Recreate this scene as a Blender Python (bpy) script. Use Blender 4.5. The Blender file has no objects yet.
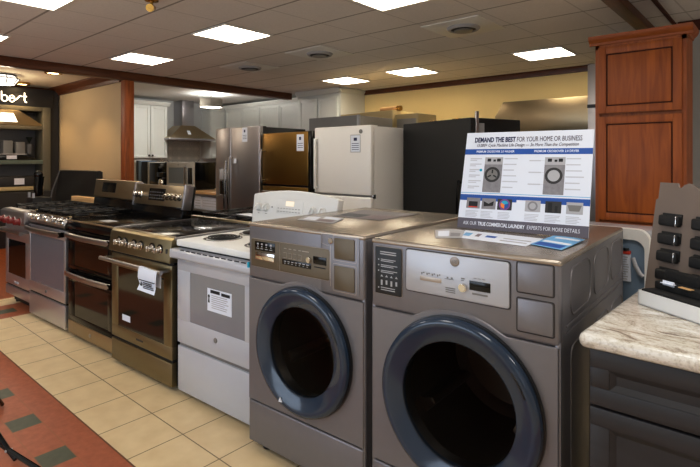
import bpy, bmesh, math, random
from mathutils import Matrix, Vector
random.seed(7)
R = math.radians
scene = bpy.context.scene
C = scene.collection

# ------------------------------------------------------------------ materials
def lin(c):
    c = c / 255.0
    return c / 12.92 if c <= 0.04045 else ((c + 0.055) / 1.055) ** 2.4
def rgb(r, g, b): return (lin(r), lin(g), lin(b), 1.0)

def new_mat(name):
    m = bpy.data.materials.new(name); m.use_nodes = True
    nt = m.node_tree
    return m, nt, nt.nodes, nt.links, nt.nodes['Principled BSDF']

def mat(name, col, rough=0.5, metal=0.0, noise=0.06, scale=12.0, bump=0.0, coat=0.0, stretch=(1, 1, 1), rvar=0.0, spec=0.5):
    m, nt, N, Lk, p = new_mat(name)
    p.inputs['Roughness'].default_value = rough
    p.inputs['Metallic'].default_value = metal
    p.inputs['Coat Weight'].default_value = coat
    p.inputs['Specular IOR Level'].default_value = spec
    tc = N.new('ShaderNodeTexCoord'); mp = N.new('ShaderNodeMapping')
    mp.inputs['Scale'].default_value = stretch
    nz = N.new('ShaderNodeTexNoise'); nz.inputs['Scale'].default_value = scale; nz.inputs['Detail'].default_value = 4
    Lk.new(tc.outputs['Object'], mp.inputs[0]); Lk.new(mp.outputs[0], nz.inputs['Vector'])
    mx = N.new('ShaderNodeMix'); mx.data_type = 'RGBA'
    mx.inputs['A'].default_value = tuple(c * (1 - noise) for c in col[:3]) + (1,)
    mx.inputs['B'].default_value = tuple(min(1, c * (1 + noise)) for c in col[:3]) + (1,)
    Lk.new(nz.outputs['Fac'], mx.inputs['Factor']); Lk.new(mx.outputs['Result'], p.inputs['Base Color'])
    if rvar:
        mr = N.new('ShaderNodeMapRange'); mr.inputs['To Min'].default_value = rough - rvar; mr.inputs['To Max'].default_value = rough + rvar
        Lk.new(nz.outputs['Fac'], mr.inputs['Value']); Lk.new(mr.outputs[0], p.inputs['Roughness'])
    if bump:
        b = N.new('ShaderNodeBump'); b.inputs['Strength'].default_value = bump; b.inputs['Distance'].default_value = 0.01
        Lk.new(nz.outputs['Fac'], b.inputs['Height']); Lk.new(b.outputs[0], p.inputs['Normal'])
    return m

def brushed(name, col, rough=0.3, stretch=(2, 2, 160), metal=1.0):
    return mat(name, col, rough, metal, noise=0.08, scale=6, stretch=stretch, rvar=0.05, bump=0.015)

def emit(name, col, strength):
    m, nt, N, Lk, p = new_mat(name)
    p.inputs['Base Color'].default_value = (.8, .8, .8, 1)
    p.inputs['Emission Color'].default_value = col
    p.inputs['Emission Strength'].default_value = strength
    return m

def wood(name, c1, c2, rough=0.4, axis='Z', scale=1.0, coat=0.2):
    m, nt, N, Lk, p = new_mat(name)
    tc = N.new('ShaderNodeTexCoord'); mp = N.new('ShaderNodeMapping')
    s = {'X': (1.2, 14, 14), 'Y': (14, 1.2, 14), 'Z': (14, 14, 1.2)}[axis]
    mp.inputs['Scale'].default_value = tuple(q * scale for q in s)
    nz = N.new('ShaderNodeTexNoise'); nz.inputs['Scale'].default_value = 1.6; nz.inputs['Detail'].default_value = 6; nz.inputs['Distortion'].default_value = 1.0
    cr = N.new('ShaderNodeValToRGB'); cr.color_ramp.elements[0].position = .3; cr.color_ramp.elements[1].position = .72
    cr.color_ramp.elements[0].color = c1; cr.color_ramp.elements[1].color = c2
    Lk.new(tc.outputs['Object'], mp.inputs[0]); Lk.new(mp.outputs[0], nz.inputs['Vector'])
    Lk.new(nz.outputs['Fac'], cr.inputs[0]); Lk.new(cr.outputs[0], p.inputs['Base Color'])
    p.inputs['Roughness'].default_value = rough; p.inputs['Coat Weight'].default_value = coat
    return m

def glassy(name, tint, alpha=0.6, rough=0.03):
    """tinted pane: part transparent, with a Fresnel reflection"""
    m, nt, N, Lk, p = new_mat(name)
    N.remove(p)
    out = [n for n in N if n.type == 'OUTPUT_MATERIAL'][0]
    tr = N.new('ShaderNodeBsdfTransparent'); tr.inputs[0].default_value = tint
    gl = N.new('ShaderNodeBsdfGlossy'); gl.inputs['Roughness'].default_value = rough
    fr = N.new('ShaderNodeFresnel'); fr.inputs[0].default_value = alpha
    mx = N.new('ShaderNodeMixShader')
    Lk.new(fr.outputs[0], mx.inputs[0]); Lk.new(tr.outputs[0], mx.inputs[1]); Lk.new(gl.outputs[0], mx.inputs[2])
    Lk.new(mx.outputs[0], out.inputs[0])
    return m

M = {}
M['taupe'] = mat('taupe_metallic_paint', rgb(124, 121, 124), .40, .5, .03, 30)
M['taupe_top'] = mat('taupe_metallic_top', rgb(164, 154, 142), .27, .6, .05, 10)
M['taupe_light'] = mat('silver_panel', rgb(176, 178, 184), .42, .3, .03)
M['taupe_dark'] = mat('bronze_panel', rgb(100, 88, 70), .42, .35, .04)
M['taupe_edge'] = mat('light_edge', rgb(170, 160, 150), .35, .5, .02)
M['seam'] = mat('dark_seam', rgb(52, 47, 45), .6)
M['rim'] = mat('slate_blue_gloss_plastic', rgb(38, 52, 70), .14, .0, .03, coat=.25, spec=.4)
M['rim_dark'] = mat('dark_rubber_gasket', rgb(16, 18, 22), .35)
M['door_glass'] = glassy('dark_door_glass', (.62, .57, .53, 1), 1.09, .06)
M['drum'] = mat('stainless_drum', rgb(110, 100, 92), .42, 1, .05)
M['black_gloss'] = mat('black_gloss', rgb(9, 9, 10), .12, 0, .02, coat=0, spec=.35)
M['black_glass'] = mat('black_glass', rgb(6, 6, 7), .15, 0, .02, coat=0, spec=.18)
M['oven_glass'] = mat('smoked_oven_glass', rgb(13, 11, 9), .07, 0, .02, coat=0, spec=.55)
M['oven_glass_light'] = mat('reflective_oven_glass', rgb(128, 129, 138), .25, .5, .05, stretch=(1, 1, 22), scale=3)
M['black_matte'] = mat('black_matte', rgb(12, 12, 13), .6)
M['iron'] = mat('cast_iron', rgb(20, 19, 19), .5, .2, .2, 60, bump=.1)
M['rubber'] = mat('black_rubber', rgb(14, 14, 14), .7)
M['steel'] = brushed('brushed_steel', rgb(176, 173, 172), .3, (160, 2, 2))
M['steel_v'] = brushed('brushed_steel_vertical', rgb(176, 174, 178), .36, (2, 2, 120))
M['steel_warm'] = brushed('warm_brushed_steel', rgb(170, 153, 124), .34, (2, 2, 160))
M['steel_warm_lit'] = brushed('warm_lit_steel', rgb(140, 127, 97), .36, (2, 2, 160))  # stainless steel with the warm light's bronze cast put into its colour
M['steel_cool'] = brushed('cool_brushed_steel', rgb(206, 206, 214), .40, (2, 2, 160))
M['bronze_fridge'] = brushed('bronze_steel', rgb(150, 116, 60), .34, (120, 2, 2))
M['chrome'] = mat('chrome', rgb(215, 212, 208), .12, 1, .02)
M['brass'] = mat('brass', rgb(190, 150, 80), .25, 1, .04)
M['white_enamel'] = mat('white_enamel', rgb(182, 184, 191), .25, 0, .015, coat=.2)
M['white_textured'] = mat('white_textured_paint', rgb(222, 220, 218), .45, 0, .02, 60, bump=.02)
M['white_plastic'] = mat('white_plastic', rgb(222, 222, 220), .4, 0, .02)
M['grey_window'] = mat('grey_oven_window', rgb(132, 134, 140), .18, .0, .03, coat=.3)
M['grey_mid'] = mat('mid_grey', rgb(120, 118, 116), .5)
M['grey_box'] = mat('grey_steel_case', rgb(150, 146, 140), .42, .5, .05)
M['beige_metal'] = mat('beige_case', rgb(190, 172, 128), .45, .1, .05)
M['dark_grey'] = mat('dark_grey', rgb(40, 39, 40), .5)
M['galv'] = mat('galvanised_blue_grey', rgb(128, 150, 172), .42, .35, .08, 9)
M['paper'] = mat('paper', rgb(216, 221, 232), .6, 0, .02)
M['paper_print'] = mat('paper_print', rgb(90, 92, 98), .7)
M['ink'] = mat('black_ink', rgb(22, 22, 26), .7)
M['navy'] = mat('navy_print', rgb(38, 44, 84), .6)
M['blue'] = mat('blue_print', rgb(24, 82, 160), .55)
M['cyan'] = mat('cyan_tape', rgb(24, 160, 190), .5)
M['red'] = mat('red_plastic', rgb(112, 10, 12), .3, 0, .04, coat=.3)
M['red_print'] = mat('red_print', rgb(200, 60, 40), .6)
M['orange'] = mat('orange_print', rgb(225, 130, 60), .6)
M['purple'] = mat('purple_print', rgb(120, 70, 140), .6)
M['mauve'] = mat('mauve_print', rgb(126, 112, 118), .5, 0, .3, 20)
M['badge_metal'] = mat('satin_badge', rgb(150, 142, 136), .45, .6)
M['fine_print'] = mat('fine_print_grey', rgb(186, 188, 196), .6)
M['skyblue'] = mat('sky_print', rgb(110, 165, 205), .5, 0, .35, 9)
M['sign_grey'] = mat('sign_grey_band', rgb(92, 88, 100), .55)
M['grey_light'] = mat('light_grey_print', rgb(170, 170, 174), .6)
M['grey_photo'] = mat('grey_photo_print', rgb(134, 132, 136), .6, 0, .3, 60)
M['brochure'] = mat('dark_brochure_print', rgb(96, 86, 90), .35, 0, .7, 9)
M['cabinet_white'] = mat('painted_white_cabinet', rgb(214, 217, 214), .45, 0, .02)
M['knob_dark'] = mat('oil_rubbed_knob', rgb(40, 32, 28), .35, .6)
M['cherry'] = wood('cherry_wood', rgb(138, 66, 18), rgb(176, 94, 30), .55, coat=0)
M['cherry_x'] = wood('cherry_wood_horizontal', rgb(134, 64, 18), rgb(170, 90, 30), .55, 'X', coat=0)
M['cherry_dark'] = wood('cherry_glaze', rgb(62, 24, 8), rgb(84, 34, 12), .8, coat=0)
M['beam_y'] = wood('beam_wood', rgb(74, 36, 16), rgb(108, 58, 26), .45, 'Y', coat=0)
M['beam_x'] = wood('beam_wood_x', rgb(74, 36, 16), rgb(108, 56, 24), .45, 'X', coat=0)
M['post'] = wood('pine_post', rgb(122, 58, 20), rgb(168, 88, 36), .5, coat=0)
M['char'] = wood('charcoal_stained_wood', rgb(32, 31, 34), rgb(45, 43, 46), .5, 'X', coat=0)
M['lightwood'] = wood('light_wood', rgb(180, 140, 90), rgb(214, 176, 124), .45, 'X', coat=0)
M['board'] = mat('taupe_display_board', rgb(120, 106, 96), .6, 0, .03)
M['foam'] = mat('black_foam', rgb(13, 13, 13), .85, 0, .3, 120, bump=.2)
M['vinyl'] = mat('creased_black_vinyl', rgb(30, 27, 24), .36, 0, .1, 4, bump=.3)
M['shade'] = mat('grey_drum_shade', rgb(128, 122, 112), .8, 0, .1, 120)
M['wall_cream'] = mat('cream_painted_wall', rgb(238, 216, 156), .8, 0, .03, 3)
M['wall_beige'] = mat('beige_painted_wall', rgb(196, 176, 140), .75, 0, .03, 3)
M['wall_grey'] = mat('grey_white_wall', rgb(176, 178, 178), .8, 0, .02, 3)
M['wall_kitchen'] = mat('grey_kitchen_wall', rgb(190, 192, 192), .8, 0, .02, 3)
M['wall_room'] = mat('showroom_wall', rgb(214, 210, 206), .85, 0, .03, 3)
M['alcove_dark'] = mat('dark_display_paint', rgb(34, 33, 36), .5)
M['alcove_grey'] = mat('grey_display_panel', rgb(94, 92, 92), .6)
M['alcove_frame'] = mat('olive_grey_frame', rgb(98, 92, 76), .5)
M['glass_shelf'] = mat('green_glass_edge', rgb(98, 112, 104), .15, 0, .03, coat=.4)
M['panel_light'] = emit('ceiling_panel_light', (1.0, .89, .72, 1), 11.5)
M['card_black'] = mat('satin_black_card', rgb(12, 12, 13), .45)
M['mw_face'] = mat('satin_steel_face', rgb(190, 188, 182), .5, .3, .03)
M['mw_glass'] = mat('pale_microwave_window', rgb(120, 130, 140), .3, .2, .03)
M['lamp_warm'] = emit('warm_lamp', (1.0, .72, .36, 1), 14.0)
M['lamp_white'] = emit('white_lamp', (1.0, .95, .86, 1), 9.0)
M['lamp_letters'] = emit('lit_letters', (1.0, .86, .66, 1), 1.5)
M['lamp_soft'] = emit('soft_glass_lamp', (1.0, .93, .82, 1), 1.6)
M['led'] = emit('amber_clock_display', (.9, .62, .25, 1), .5)

def granite():
    m, nt, N, Lk, p = new_mat('cream_granite')
    tc = N.new('ShaderNodeTexCoord'); mp = N.new('ShaderNodeMapping'); mp.inputs['Rotation'].default_value = (0, 0, R(28)); mp.inputs['Scale'].default_value = (5, 12, 9)
    n1 = N.new('ShaderNodeTexNoise'); n1.inputs['Scale'].default_value = 1.4; n1.inputs['Detail'].default_value = 9; n1.inputs['Roughness'].default_value = .7; n1.inputs['Distortion'].default_value = 1.6
    cr = N.new('ShaderNodeValToRGB'); e = cr.color_ramp.elements
    e[0].position = .34; e[0].color = rgb(136, 124, 112); e[1].position = .46; e[1].color = rgb(196, 190, 178)
    a = e.new(.56); a.color = rgb(214, 210, 202); b = e.new(.7); b.color = rgb(228, 227, 223)
    n2 = N.new('ShaderNodeTexNoise'); n2.inputs['Scale'].default_value = 140; n2.inputs['Detail'].default_value = 3
    cr2 = N.new('ShaderNodeValToRGB'); cr2.color_ramp.elements[0].position = .36; cr2.color_ramp.elements[1].position = .5
    cr2.color_ramp.elements[0].color = (.35, .3, .25, 1); cr2.color_ramp.elements[1].color = (1, 1, 1, 1)
    mx = N.new('ShaderNodeMix'); mx.data_type = 'RGBA'; mx.blend_type = 'MULTIPLY'; mx.inputs['Factor'].default_value = .28
    Lk.new(tc.outputs['Object'], mp.inputs[0]); Lk.new(mp.outputs[0], n1.inputs['Vector']); Lk.new(tc.outputs['Object'], n2.inputs['Vector'])
    Lk.new(n1.outputs['Fac'], cr.inputs[0]); Lk.new(n2.outputs['Fac'], cr2.inputs[0])
    Lk.new(cr.outputs[0], mx.inputs['A']); Lk.new(cr2.outputs[0], mx.inputs['B']); Lk.new(mx.outputs['Result'], p.inputs['Base Color'])
    p.inputs['Roughness'].default_value = .22
    return m
M['granite'] = granite()

class G:
    """tiny node-graph maths helper"""
    def __init__(s, nt): s.nt = nt; s.N = nt.nodes; s.L = nt.links
    def m(s, op, a, b=None, c=None):
        n = s.N.new('ShaderNodeMath'); n.operation = op
        for i, v in enumerate((a, b, c)):
            if v is None: continue
            if isinstance(v, (int, float)): n.inputs[i].default_value = v
            else: s.L.new(v, n.inputs[i])
        return n.outputs[0]
    def mix(s, f, a, b):
        n = s.N.new('ShaderNodeMix'); n.data_type = 'RGBA'
        for k, v in (('Factor', f), ('A', a), ('B', b)):
            if isinstance(v, (tuple, float, int)): n.inputs[k].default_value = v
            else: s.L.new(v, n.inputs[k])
        return n.outputs['Result']
    def line(s, v, period, off, w):
        """1 where v is within w of off + k*period"""
        q = s.m('ADD', v, -off + period * 1000 + period / 2)
        q = s.m('MODULO', q, period); q = s.m('ABSOLUTE', s.m('SUBTRACT', q, period / 2))
        return s.m('LESS_THAN', q, w)
    def band(s, v, a, b): return s.m('MULTIPLY', s.m('GREATER_THAN', v, a), s.m('LESS_THAN', v, b))

def floor_mat():
    m, nt, N, Lk, p = new_mat('tiled_floor'); g = G(nt)
    geo = N.new('ShaderNodeNewGeometry'); sp = N.new('ShaderNodeSeparateXYZ'); Lk.new(geo.outputs['Position'], sp.inputs[0])
    x, y = sp.outputs[0], sp.outputs[1]
    nz = N.new('ShaderNodeTexNoise'); nz.inputs['Scale'].default_value = 9; nz.inputs['Detail'].default_value = 7; Lk.new(geo.outputs['Position'], nz.inputs['Vector'])
    nb = N.new('ShaderNodeTexNoise'); nb.inputs['Scale'].default_value = 28; nb.inputs['Detail'].default_value = 5; Lk.new(geo.outputs['Position'], nb.inputs['Vector'])
    cream = g.mix(nz.outputs['Fac'], rgb(204, 180, 138), rgb(230, 210, 172))
    red = g.mix(nb.outputs['Fac'], rgb(140, 72, 44), rgb(184, 110, 76))
    green = g.mix(nb.outputs['Fac'], rgb(62, 66, 50), rgb(92, 96, 78))
    PX, PY = .3155, .3075
    grout_c = g.m('MAXIMUM', g.line(x, PX, -2.607, .0028), g.line(y, PY, 1.345, .0028))
    c_cream = g.mix(grout_c, cream, rgb(128, 108, 76))
    # red border band along the row: 12in / 6in hopscotch
    ingrid = g.band(y, .784, .921)
    cell = g.m('MODULO', g.m('ADD', x, 3.096 + 460), .46)
    inset = g.m('MULTIPLY', ingrid, g.m('LESS_THAN', cell, .145))
    gl = g.m('LESS_THAN', g.m('ABSOLUTE', g.m('SUBTRACT', y, .921)), .003)
    gl2 = g.m('LESS_THAN', g.m('ABSOLUTE', g.m('SUBTRACT', y, .784)), .003)
    v1 = g.m('LESS_THAN', g.m('ABSOLUTE', g.m('SUBTRACT', cell, .0)), .004)
    v2 = g.m('MULTIPLY', ingrid, g.m('LESS_THAN', g.m('ABSOLUTE', g.m('SUBTRACT', cell, .145)), .004))
    gr = g.m('MAXIMUM', g.m('MAXIMUM', gl, gl2), g.m('MAXIMUM', v1, v2))
    c_red = g.mix(inset, red, green)
    c_red = g.mix(g.m('MULTIPLY', gr, .6), c_red, rgb(150, 96, 60))
    # crossing band
    inx = g.band(x, -5.42, -5.28)
    celly = g.m('MODULO', g.m('ADD', y, 460 - 1.30), .46)
    ins2 = g.m('MULTIPLY', inx, g.m('LESS_THAN', celly, .145))
    c_red2 = g.mix(ins2, red, green)
    col = g.mix(g.band(y, .46, 1.06), c_cream, c_red)
    col = g.mix(g.m('MULTIPLY', g.band(x, -5.575, -5.118), g.m('GREATER_THAN', y, 1.06)), col, c_red2)
    # wood beyond
    mp = N.new('ShaderNodeMapping'); mp.inputs['Scale'].default_value = (1.5, 14, 1); Lk.new(geo.outputs['Position'], mp.inputs[0])
    nw = N.new('ShaderNodeTexNoise'); nw.inputs['Scale'].default_value = 2; nw.inputs['Detail'].default_value = 5; Lk.new(mp.outputs[0], nw.inputs['Vector'])
    wd = g.mix(nw.outputs['Fac'], rgb(120, 52, 20), rgb(176, 92, 42))
    col = g.mix(g.m('LESS_THAN', x, -5.84), col, wd)
    # a dark border line between red and cream
    ed = g.m('LESS_THAN', g.m('ABSOLUTE', g.m('SUBTRACT', y, 1.06)), .004)
    col = g.mix(ed, col, rgb(108, 70, 44))
    Lk.new(col, p.inputs['Base Color'])
    p.inputs['Roughness'].default_value = .42
    bp = N.new('ShaderNodeBump'); bp.inputs['Strength'].default_value = .25; bp.inputs['Distance'].default_value = .004
    Lk.new(g.m('SUBTRACT', 1, grout_c), bp.inputs['Height']); Lk.new(bp.outputs[0], p.inputs['Normal'])
    return m
M['floor'] = floor_mat()

def ceil_mat():
    m, nt, N, Lk, p = new_mat('ceiling_tiles'); g = G(nt)
    geo = N.new('ShaderNodeNewGeometry'); sp = N.new('ShaderNodeSeparateXYZ'); Lk.new(geo.outputs['Position'], sp.inputs[0])
    x, y = sp.outputs[0], sp.outputs[1]
    xs = g.m('SUBTRACT', x, g.m('MULTIPLY', g.m('SUBTRACT', y, 2.886), .045))
    nz = N.new('ShaderNodeTexNoise'); nz.inputs['Scale'].default_value = 60; nz.inputs['Detail'].default_value = 5; Lk.new(geo.outputs['Position'], nz.inputs['Vector'])
    base = g.mix(nz.outputs['Fac'], rgb(214, 210, 208), rgb(232, 228, 226))
    ln = g.m('MAXIMUM', g.m('MULTIPLY', g.line(xs, .603, -4.026 + .3015, .006), .45), g.line(y, .575, 2.886 + .2875, .010))
    shop = g.m('GREATER_THAN', x, -6.93)
    col = g.mix(g.m('MULTIPLY', g.m('MULTIPLY', ln, shop), .62), base, rgb(84, 70, 54))
    plain = g.mix(g.m('GREATER_THAN', y, 3.22), rgb(212, 200, 178), rgb(226, 230, 230))
    col = g.mix(shop, plain, col)
    Lk.new(col, p.inputs['Base Color']); p.inputs['Roughness'].default_value = .9
    bp = N.new('ShaderNodeBump'); bp.inputs['Strength'].default_value = .15; bp.inputs['Distance'].default_value = .005
    Lk.new(nz.outputs['Fac'], bp.inputs['Height']); Lk.new(bp.outputs[0], p.inputs['Normal'])
    return m
M['ceiling'] = ceil_mat()

def pattern_tile_mat():
    m, nt, N, Lk, p = new_mat('patterned_tiles'); g = G(nt)
    geo = N.new('ShaderNodeNewGeometry'); sp = N.new('ShaderNodeSeparateXYZ'); Lk.new(geo.outputs['Position'], sp.inputs[0])
    T = .20
    a = g.m('SUBTRACT', g.m('MODULO', g.m('ADD', sp.outputs[1], 0), T), T / 2); b = g.m('SUBTRACT', g.m('MODULO', sp.outputs[2], T), T / 2)
    r = g.m('SQRT', g.m('ADD', g.m('MULTIPLY', a, a), g.m('MULTIPLY', b, b)))
    dia = g.m('ADD', g.m('ABSOLUTE', a), g.m('ABSOLUTE', b))
    k = g.m('MAXIMUM', g.band(r, .05, .064), g.m('MAXIMUM', g.band(dia, .09, .105), g.m('LESS_THAN', dia, .028)))
    k = g.m('MAXIMUM', k, g.band(dia, .135, .15))
    col = g.mix(k, rgb(206, 202, 190), rgb(104, 110, 110))
    Lk.new(col, p.inputs['Base Color']); p.inputs['Roughness'].default_value = .4
    return m
M['pattern_tile'] = pattern_tile_mat()

# ------------------------------------------------------------------ mesh builder
class MB:
    def __init__(s): s.bm = bmesh.new()
    def merge(s, t, mtx=None, m=None):
        if mtx is not None: bmesh.ops.transform(t, matrix=mtx, verts=t.verts)
        if m is not None:
            for f in t.faces: f.material_index = m
        me = bpy.data.meshes.new('tmp'); t.to_mesh(me); t.free()
        s.bm.from_mesh(me); bpy.data.meshes.remove(me)
        return s
    def box(s, x0, x1, y0, y1, z0, z1, b=0, seg=2, m=0, mtx=None):
        t = bmesh.new(); bmesh.ops.create_cube(t, size=1)
        for v in t.verts:
            v.co = Vector(((x0 + x1) / 2 + v.co.x * (x1 - x0), (y0 + y1) / 2 + v.co.y * (y1 - y0), (z0 + z1) / 2 + v.co.z * (z1 - z0)))
        if b: bmesh.ops.bevel(t, geom=list(t.edges), offset=b, segments=seg, affect='EDGES', profile=.5)
        return s.merge(t, mtx, m)
    def cyl(s, p0, p1, r, r2=None, n=20, m=0, b=0):
        p0, p1 = Vector(p0), Vector(p1); d = p1 - p0
        t = bmesh.new()
        bmesh.ops.create_cone(t, cap_ends=True, segments=n, radius1=r, radius2=r if r2 is None else r2, depth=d.length)
        if b:
            bmesh.ops.bevel(t, geom=[e for e in t.edges if len(e.link_faces) == 2 and max(len(f.verts) for f in e.link_faces) > 4], offset=b, segments=2, affect='EDGES')
        q = Vector((0, 0, 1)).rotation_difference(d.normalized())
        return s.merge(t, Matrix.Translation((p0 + p1) / 2) @ q.to_matrix().to_4x4(), m)
    def lathe(s, prof, c, axis='y', n=64, m=0, cap0=False, cap1=False):
        """profile of (radius, height along axis)"""
        t = bmesh.new(); rings = []
        for r, h in prof:
            ring = []
            for i in range(n):
                a = 2 * math.pi * i / n; ca, sa = math.cos(a) * r, math.sin(a) * r
                p = {'y': (ca, h, sa), 'z': (ca, sa, h), 'x': (h, ca, sa)}[axis]
                ring.append(t.verts.new(Vector(c) + Vector(p)))
            rings.append(ring)
        for A, B in zip(rings, rings[1:]):
            for i in range(n):
                t.faces.new((A[i], A[(i + 1) % n], B[(i + 1) % n], B[i]))
        if cap0: t.faces.new(rings[0])
        if cap1: t.faces.new(rings[-1])
        bmesh.ops.recalc_face_normals(t, faces=t.faces)
        return s.merge(t, None, m)
    def prism(s, poly, axis, h0, h1, b=0, seg=2, m=0, mtx=None):
        t = bmesh.new()
        def P(a, c, h): return {'y': (a, h, c), 'z': (a, c, h), 'x': (h, a, c)}[axis]
        lo = [t.verts.new(P(a, c, h0)) for a, c in poly]; hi = [t.verts.new(P(a, c, h1)) for a, c in poly]
        t.faces.new(lo); t.faces.new(hi[::-1])
        n = len(poly)
        for i in range(n): t.faces.new((lo[i], hi[i], hi[(i + 1) % n], lo[(i + 1) % n]))
        bmesh.ops.recalc_face_normals(t, faces=t.faces)
        if b: bmesh.ops.bevel(t, geom=list(t.edges), offset=b, segments=seg, affect='EDGES', profile=.5)
        return s.merge(t, mtx, m)
    def tube(s, path, r, n=10, m=0, closed=False):
        pts = [Vector(p) for p in path]; t = bmesh.new(); rings = []; k = len(pts)
        up = None
        for i, p in enumerate(pts):
            if closed: d = pts[(i + 1) % k] - pts[i - 1]
            else: d = pts[min(i + 1, k - 1)] - pts[max(i - 1, 0)]
            d.normalize()
            if up is None:
                up = d.orthogonal().normalized()
            else:
                up = (up - d * up.dot(d)).normalized()
            w = d.cross(up)
            rr = r[i] if isinstance(r, (list, tuple)) else r
            rings.append([t.verts.new(p + (up * math.cos(a) + w * math.sin(a)) * rr) for a in [2 * math.pi * j / n for j in range(n)]])
        pairs = list(zip(rings, rings[1:])) + ([(rings[-1], rings[0])] if closed else [])
        for A, B in pairs:
            for j in range(n): t.faces.new((A[j], A[(j + 1) % n], B[(j + 1) % n], B[j]))
        if not closed: t.faces.new(rings[0]); t.faces.new(rings[-1])
        bmesh.ops.recalc_face_normals(t, faces=t.faces)
        return s.merge(t, None, m)
    def sphere(s, c, r, sc=(1, 1, 1), m=0, u=20, v=12):
        t = bmesh.new(); bmesh.ops.create_uvsphere(t, u_segments=u, v_segments=v, radius=r)
        return s.merge(t, Matrix.Translation(c) @ Matrix.Diagonal((*sc, 1)), m)
    def poly(s, pts, m=0):
        t = bmesh.new(); t.faces.new([t.verts.new(p) for p in pts]); return s.merge(t, None, m)
    def text(s, txt, size, loc, rot=(90, 0, 0), m=0, align='LEFT', shear=0, bold=0, width=None, depth=.0004):
        cu = bpy.data.curves.new('t', 'FONT'); cu.body = txt; cu.size = size; cu.align_x = align; cu.align_y = 'BOTTOM_BASELINE'
        cu.shear = shear; cu.offset = bold * size; cu.extrude = depth; cu.resolution_u = 3
        ob = bpy.data.objects.new('t', cu); C.objects.link(ob)
        dg = bpy.context.evaluated_depsgraph_get(); dg.update()
        me = bpy.data.meshes.new_from_object(ob.evaluated_get(dg))
        t = bmesh.new(); t.from_mesh(me); bpy.data.meshes.remove(me)
        bpy.data.objects.remove(ob); bpy.data.curves.remove(cu)
        sx = 1
        if width and t.verts:
            xs = [v.co.x for v in t.verts]; sx = width / (max(xs) - min(xs))
        mt = Matrix.Translation(loc) @ (Matrix.Rotation(R(rot[2]), 4, 'Z') @ Matrix.Rotation(R(rot[1]), 4, 'Y') @ Matrix.Rotation(R(rot[0]), 4, 'X')) @ Matrix.Diagonal((sx, 1, 1, 1))
        return s.merge(t, mt, m)
    def build(s, name, mats, parent=None, smooth=True, loc=None):
        me = bpy.data.meshes.new(name)
        bm = s.bm
        if smooth:
            for f in bm.faces: f.smooth = True
            for e in bm.edges:
                e.smooth = not (len(e.link_faces) == 2 and e.calc_face_angle(0) > R(32))
        bm.to_mesh(me); bm.free()
        for q in (mats if isinstance(mats, (list, tuple)) else [mats]): me.materials.append(M[q])
        o = bpy.data.objects.new(name, me); C.objects.link(o)
        if parent is not None: o.parent = parent
        if loc is not None: o.location = loc
        return o

def tag(o, label, cat, group=None, kind=None):
    if label: o['label'] = label
    if cat: o['category'] = cat
    if group: o['group'] = group
    if kind: o['kind'] = kind
    return o
def thing(name, label, cat, loc=(0, 0, 0), rz=0, group=None, rx=0):
    o = bpy.data.objects.new(name, None); C.objects.link(o); o.empty_display_size = .1
    o.location = loc; o.rotation_euler = (R(rx), 0, R(rz))
    return tag(o, label, cat, group)
def struct(name, mb, m):
    o = mb.build(name, m); o['kind'] = 'structure'; return o
def copy_tree(o, parent=None):
    c = o.copy(); C.objects.link(c)
    if parent is not None: c.parent = parent
    for ch in list(o.children): copy_tree(ch, c)
    return c
def rrect(x0, x1, z0, z1, r, n=5):
    out = []
    for cx, cz, a0 in ((x1 - r, z1 - r, 0), (x0 + r, z1 - r, 90), (x0 + r, z0 + r, 180), (x1 - r, z0 + r, 270)):
        for i in range(n + 1):
            a = R(a0 + 90 * i / n); out.append((cx + r * math.cos(a), cz + r * math.sin(a)))
    return out
def arc(cx, cz, r, a0, a1, n=16):
    return [(cx + r * math.cos(R(a0 + (a1 - a0) * i / n)), cz + r * math.sin(R(a0 + (a1 - a0) * i / n))) for i in range(n + 1)]

# ------------------------------------------------------------------ camera
cam = bpy.data.cameras.new('camera'); co = bpy.data.objects.new('camera', cam); C.objects.link(co)
co.location = (0, 0, 1.39); co.rotation_euler = (R(90), 0, R(41.1))
cam.sensor_width = 36; cam.lens = 36 * 500 / 700; cam.shift_y = -75 / 700; cam.clip_start = .05
scene.camera = co
scene.view_settings.view_transform = 'Standard'
scene.view_settings.look = 'None'
scene.view_settings.exposure = 0.1
scene.view_settings.use_curve_mapping = True
cv_ = scene.view_settings.curve_mapping.curves[3]
cv_.points.new(.22, .185); cv_.points.new(.68, .70)
scene.view_settings.curve_mapping.update()
w = bpy.data.worlds.new('world'); scene.world = w; w.use_nodes = True
w.node_tree.nodes['Background'].inputs[0].default_value = (.10, .10, .11, 1); w.node_tree.nodes['Background'].inputs[1].default_value = .3
# ------------------------------------------------------------------ the room
CZ = 2.59
struct('floor', MB().box(-10.0, 2.6, -3.0, 7.2, -.1, 0), 'floor')
struct('ceiling', MB().box(-10.0, 2.6, -3.0, 7.2, CZ, CZ + .1), 'ceiling')
struct('wall_back', MB().box(-6.93, -.72, 6.86, 7.0, 0, CZ), 'wall_cream')
struct('wall_right', MB().box(-.72, 2.5, 5.25, 5.4, 0, CZ).box(-.72, -.60, 5.4, 6.86, 0, CZ), 'wall_grey')
struct('wall_side', MB().box(2.4, 2.5, -2.9, 5.25, 0, CZ), 'wall_room')
struct('wall_front', MB().box(-10, -5.2, -2.9, -2.8, 0, CZ).box(-1.4, 2.4, -2.9, -2.8, 0, CZ).box(-5.2, -1.4, -2.9, -2.8, 0, .5).box(-5.2, -1.4, -2.9, -2.8, 2.3, CZ), 'wall_room')
struct('wall_left', MB().box(-9.82, -9.7, -2.8, 3.16, 0, CZ), 'wall_beige')
struct('wall_kitchen_left', MB().box(-9.82, -9.7, 3.28, 7.0, 0, CZ), 'wall_kitchen')
struct('wall_kitchen_back', MB().box(-9.7, -6.93, 6.86, 7.0, 0, CZ), 'wall_kitchen')
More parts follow.
